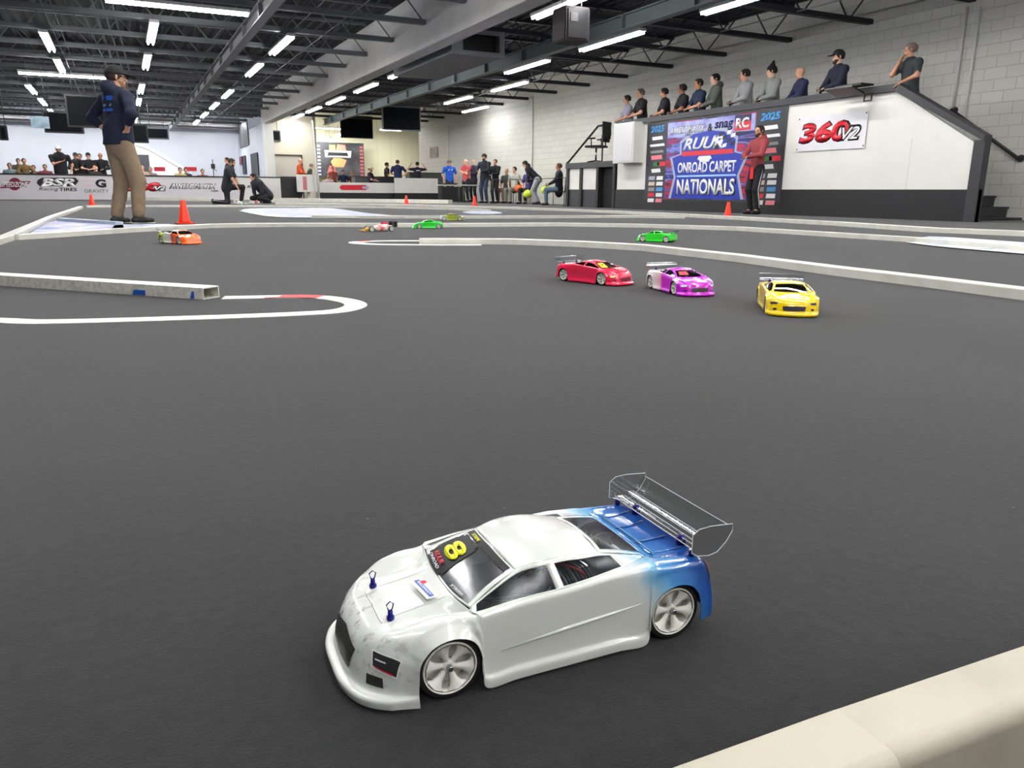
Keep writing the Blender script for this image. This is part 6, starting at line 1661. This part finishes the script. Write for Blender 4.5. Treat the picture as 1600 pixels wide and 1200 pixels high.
# sponsor banner on the back wall
A, B = onY(488, 277, 43.5), onY(568, 224, 43.5)
t = thing('sponsor_banner', 'large dark sponsor banner with an orange and white emblem on the back wall', 'banner', (A.x, 43.5, A.z))
Wb, Hb = B.x - A.x, B.z - A.z
obj('cloth', bx(0, 0, 0, Wb, .03, Hb), mat('banner2_dark', (42, 42, 46), .5, noise=.4, nscale=1.2, rgb2=(80, 80, 84)), t)
def bp(pts, m, lift=.002, nm='emblem'): plate([(u * Wb, v * Hb) for u, v in pts], (0, 0, 0), BX, BZv, m, t, nm, lift)
bp([(.34, .78), (.46, .78), (.46, .93), (.34, .93)], mat('emblem_olive', (120, 140, 90), .5)); bp([(.47, .78), (.66, .78), (.64, .93), (.5, .95)], mat('emblem_tan', (210, 120, 100), .5))
bp([(.26, .58), (.74, .58), (.76, .77), (.25, .77)], M_let); lettering('RACER', M_lk, (.28 * Wb, 0, .61 * Hb), BX, BZv, .44 * Wb, .12 * Hb, t, .2, .03, lift=.006) if False else bp([(.30, .62), (.70, .62), (.68, .72), (.32, .72)], M_lk, .006)
bp([(.40, .30), (.60, .30), (.66, .5), (.55, .56), (.42, .56), (.36, .46)], mat('emblem_orange', (215, 140, 90), .5)); bp([(.28, .1), (.42, .1), (.44, .3), (.33, .34)], mat('emblem_red', (200, 90, 90), .5))
for k in range(9):
    bp([(.0, .06 + k * .1), (.06, .06 + k * .1), (.06, .12 + k * .1), (.0, .12 + k * .1)], M_let if k % 3 else M_redsign, nm='sponsor_mark'); bp([(.10, .06 + k * .1), (.17, .06 + k * .1), (.17, .11 + k * .1), (.10, .11 + k * .1)], M_sil, nm='sponsor_mark'); bp([(.92, .06 + k * .1), (.985, .06 + k * .1), (.985, .11 + k * .1), (.92, .11 + k * .1)], mat('emblem_red', (200, 90, 90), .5), nm='sponsor_mark')
# low grey cabinets behind the far barriers
for i, (x0, x1, y0, y1, Y, lb) in enumerate(((555, 600, 276, 290, 36, 'grey counter behind the far barrier, left one'), (595, 620, 276, 290, 35.5, 'dark counter behind the far barrier next to the navy shirt man'), (640, 692, 270, 284, 34.9, 'long low dark green counter along the far wall'))):
    a, b = onY(x0, y1, Y), onY(x1, y0, Y); t = thing('counter', lb, 'counter', (0, Y, 0)); obj('counter_body', bx(a.x, 0, 0, b.x, .6, b.z - .04), mat('counter_%d' % i, ((88, 90, 92), (44, 44, 50), (78, 86, 84))[i], .5), t); obj('counter_top', bx(a.x - .02, -.03, b.z - .04, b.x + .02, .63, b.z), M_dark, t)
pit_person(465, 247, 35.5, 'man in bright orange shirt at the doorway table', (214, 90, 48), sleeve='long', skin='a', bald=True, hands=('front', 'front'), yaw=-.4, lean=.15)
pit_person(478, 258, 34.6, 'person in dark green jacket leaning over the white box stand', (52, 62, 50), sleeve='long', skin='d', hair=(120, 110, 100), lean=.4, hands=('front', 'front'), yaw=-.2)
pit_person(520, 260, 41, 'person in coral shirt before the sponsor banner', (205, 110, 100), skin='a', hair=(60, 45, 40))
pit_person(536, 263, 40, 'person in dark blue shirt before the sponsor banner', (40, 52, 84), skin='a', hair=(40, 30, 26), pose='sit', seat=.6)
pit_person(550, 264, 41, 'seated person in dark red right of the dark blue one', (110, 60, 60), skin='b', pose='sit', seat=.6)
pit_person(512, 272, 36, 'child in white and red at the left of the banner', (200, 170, 175), skin='b', pose='sit', seat=.3, hair=(50, 30, 30))
pit_person(578, 261, 35.2, 'seated man in dark shirt and pale cap before the cream wall', (40, 34, 56), cap=(200, 190, 150), beard=(50, 36, 30), pose='sit', seat=.62, yaw=-.6, hands=('front', 'front'))
pit_person(604, 254, 37.0, 'man in black shirt behind dark bags at the cream wall', (34, 34, 38), hair=(26, 20, 18), yaw=0)
pit_person(621, 250, 34.6, 'man in navy shirt seen from behind, arms spread, at the far barrier', (34, 44, 84), hair=(60, 50, 44), yaw=PI / 2, build=1.2, hands=('front', 'hips'))
pr = pit_person(652, 253, 34.6, 'man in black shirt with both hands raised to his head', (34, 28, 50), hair=(40, 34, 26), yaw=PI / 2, hands=('up', 'up'))
back_print(pr[0], pr[1], M_prt, .2, .04, .12, -1, .13)
pr = pit_person(702, 251, 30.5, 'man in bright blue shirt standing at the right barrier table', (28, 84, 190), hair=(60, 60, 50), cap=(90, 90, 70), hands=('down', 'down'), build=1.2, bottom=(40, 40, 46)); back_print(pr[0], pr[1], M_prt, .2, .04, .12, 1, .15)
def wall_person(px, py, X, label, top, pose='stand', **k):
    q = onX(px, py, X); Hh = q.z if pose == 'stand' else 1.72
    if pose == 'stand' : Hh = min(max(Hh, 1.0 if k.get('child') else 1.6), 1.9)
    return person(label, (X, q.y), k.pop('yaw', PI + .5), top, k.pop('bottom', (30, 32, 38)), pose=pose, H=Hh, res=k.pop('res', .028), **k)
pr = wall_person(728, 249, 12.6, 'bald man in red patterned shirt with arms crossed by the right wall', (190, 78, 82), bald=True, skin='d', hands=('crossed', 'crossed'), build=1.1)
wall_person(740, 249, 13.4, 'bald man in dark jacket right of the red shirt man', (52, 40, 62), bald=True, skin='d', sleeve='jacket', hands=('front', 'front'))
wall_person(757, 241, 12.2, 'tallest spectator in black cap and black jacket over a white shirt', (20, 24, 38), cap=(28, 28, 28), sleeve='jacket', skin='a', beard=(50, 40, 34), hands=('front', 'front'), bottom=(44, 56, 80), build=1.12)
wall_person(774, 249, 12.7, 'spectator in black leather jacket right of the tall capped man', (22, 22, 28), sleeve='jacket', skin='a', hair=(90, 76, 68), hands=('front', 'down'))
wall_person(792, 270, 13.2, 'seated person in grey shirt, left of the two seated spectators', (70, 76, 74), pose='sit', seat=.42, bald=True, skin='a', bottom=(110, 90, 80))
wall_person(804, 266, 13.2, 'seated youth in pale shirt with black hair by the right wall', (176, 174, 168), pose='sit', seat=.46, hair=(18, 16, 18), skin='d', bottom=(120, 120, 112))
wall_person(827, 265, 13.0, 'child in purple blue clothes behind the bending man', (60, 54, 120), pose='sit', seat=.42, hair=(60, 40, 36), skin='d')
wall_person(841, 251, 12.9, 'man in black hooded top and light grey trousers bending over', (18, 20, 32), pose='bend', lean=.85, hood=True, sleeve='long', bottom=(158, 160, 164), hair=(20, 20, 20), hands=('front', 'front'), yaw=PI * .75, bald=False)
pr = wall_person(874, 260, 12.75, 'seated man in black jacket and blue jeans beside the landing', (20, 22, 32), pose='sit', seat=.46, sleeve='jacket', hair=(96, 60, 40), skin='b', bottom=(88, 112, 136), hands=('lap', 'lap'), yaw=PI * .85, build=1.15, res=.024)
# chairs under the seated spectators
def chair(X, Y, yaw, label, grp=None):
    t = thing('folding_chair', label, 'chair', (X, Y, 0), yaw, grp)
    obj('seat', bx(-.2, -.2, .42, .2, .2, .45, .01), M_plasticblk, t); obj('backrest', bx(-.22, -.2, .55, -.2, .2, .85, .008), M_plasticblk, t)
    for sx in (-1, 1):
        for sy in (-1, 1): obj('leg', tb([(sx * .18, sy * .19, 0), (sx * .18, sy * .19, .42)], .012, 6), mat('chair_grey', (150, 150, 150), .4, metal=.5), t)
    for sy in (-1, 1): obj('back_post', tb([(-.2, sy * .19, .42), (-.21, sy * .19, .84)], .012, 6), M_plasticblk, t)
for px, py, X, yw, lb in ((792, 270, 13.2, PI + .5, 'chair under the seated person in grey'), (804, 266, 13.2, PI + .5, 'chair under the youth in pale shirt'), (827, 265, 13.0, PI + .5, 'chair under the child in purple blue'), (874, 260, 12.75, PI * .85, 'chair under the seated man in black jacket and jeans')):
    q = onX(px, py, X); chair(X, q.y, yw, lb)
# bags and bright things on their laps
for px, py, X, col, lb, nm in ((811, 295, 12.9, (235, 90, 40), 'bright orange bag held beside the youth in pale shirt', 'shoulder_bag'), (825, 303, 12.7, (200, 215, 60), 'yellow green marshal vest bundle below the child', 'safety_vest'), (853, 297, 12.5, (190, 210, 50), 'yellow green vest bundle at the knees of the jeans man', 'safety_vest')):
    q = onX(px, py, X); t = thing(nm, lb, 'bag' if 'bag' in nm else 'vest', (q.x, q.y, q.z - .1)); bm = bmesh.new(); ellipsoid(bm, (0, 0, .1), (.16, .2, .14), 14)
    for v in bm.verts: v.co += Vector((random.uniform(-.012, .012),) * 3)
    obj('fabric', bm, mat('bright_%d' % col[0], col, .7), t, True); obj('strap', tb([(0, -.1, .2), (.02, 0, .32), (0, .1, .2)], .012, 6), M_dark, t)
# spectator tables by the right wall
for i, (x0, x1, y) in enumerate(((686, 722, 29.8), (716, 778, 28.0))):
    a, b = onY(x0, 290, y), onY(x1, 290, y)
    t = table(a.x, b.x, y, h=onY(x0, 288.5, y).z, label=('table with black cloth at the blue shirt man', 'long pale table in front of the red shirt man')[i], d=.6, m=mat('table_pale', (196, 192, 180), .5))
    if i == 0: obj('black_cloth', bx(-(b.x - a.x) / 2 + .01, -.29, .02, (b.x - a.x) / 2 - .01, -.27, .6), M_black, t)
q = onY(702, 287, 29.8); t = thing('tool_tray', 'black tray on the table in front of the blue shirt man', 'tray', (q.x, 29.8, onY(686, 288.5, 29.8).z)); obj('tray_body', bx(-.3, -.15, 0, .3, .15, .05, .01), M_black, t); obj('tray_rim', bx(-.31, -.16, .045, .31, .16, .055), M_dark, t)
# rope line in front of the seated spectators
A, B = onX(770, 281, 12.2), onX(885, 281, 12.2)
t = thing('rope_barrier', 'thin black rope line before the seated spectators', 'barrier')
obj('rope', tb([(12.2, A.y, .85), (12.2, (A.y + B.y) / 2, .83), (12.2, B.y, .85)], .012, 6), M_black, t)
for yy in (A.y, B.y): obj('post', tb([(12.2, yy, 0), (12.2, yy, .9)], .02, 8), M_black, t); obj('post_foot', lathe(bmesh.new(), [(.12, 0), (.12, .02), (.02, .03)], 14, 'Z', (12.2, yy, 0)), M_black, t)
# pictures on the far right wall
q0, q1 = onX(672, 247, WX - .02), onX(684, 229, WX - .02); t = thing('wall_poster', 'faint grey poster on the far right wall above the white barrier', 'poster', (WX - .02, 0, 0)); obj('sheet', bx(-.01, min(q0.y, q1.y), q0.z, 0, max(q0.y, q1.y), q1.z), mat('poster_grey', (140, 138, 128), .6, noise=.5, nscale=3), t)
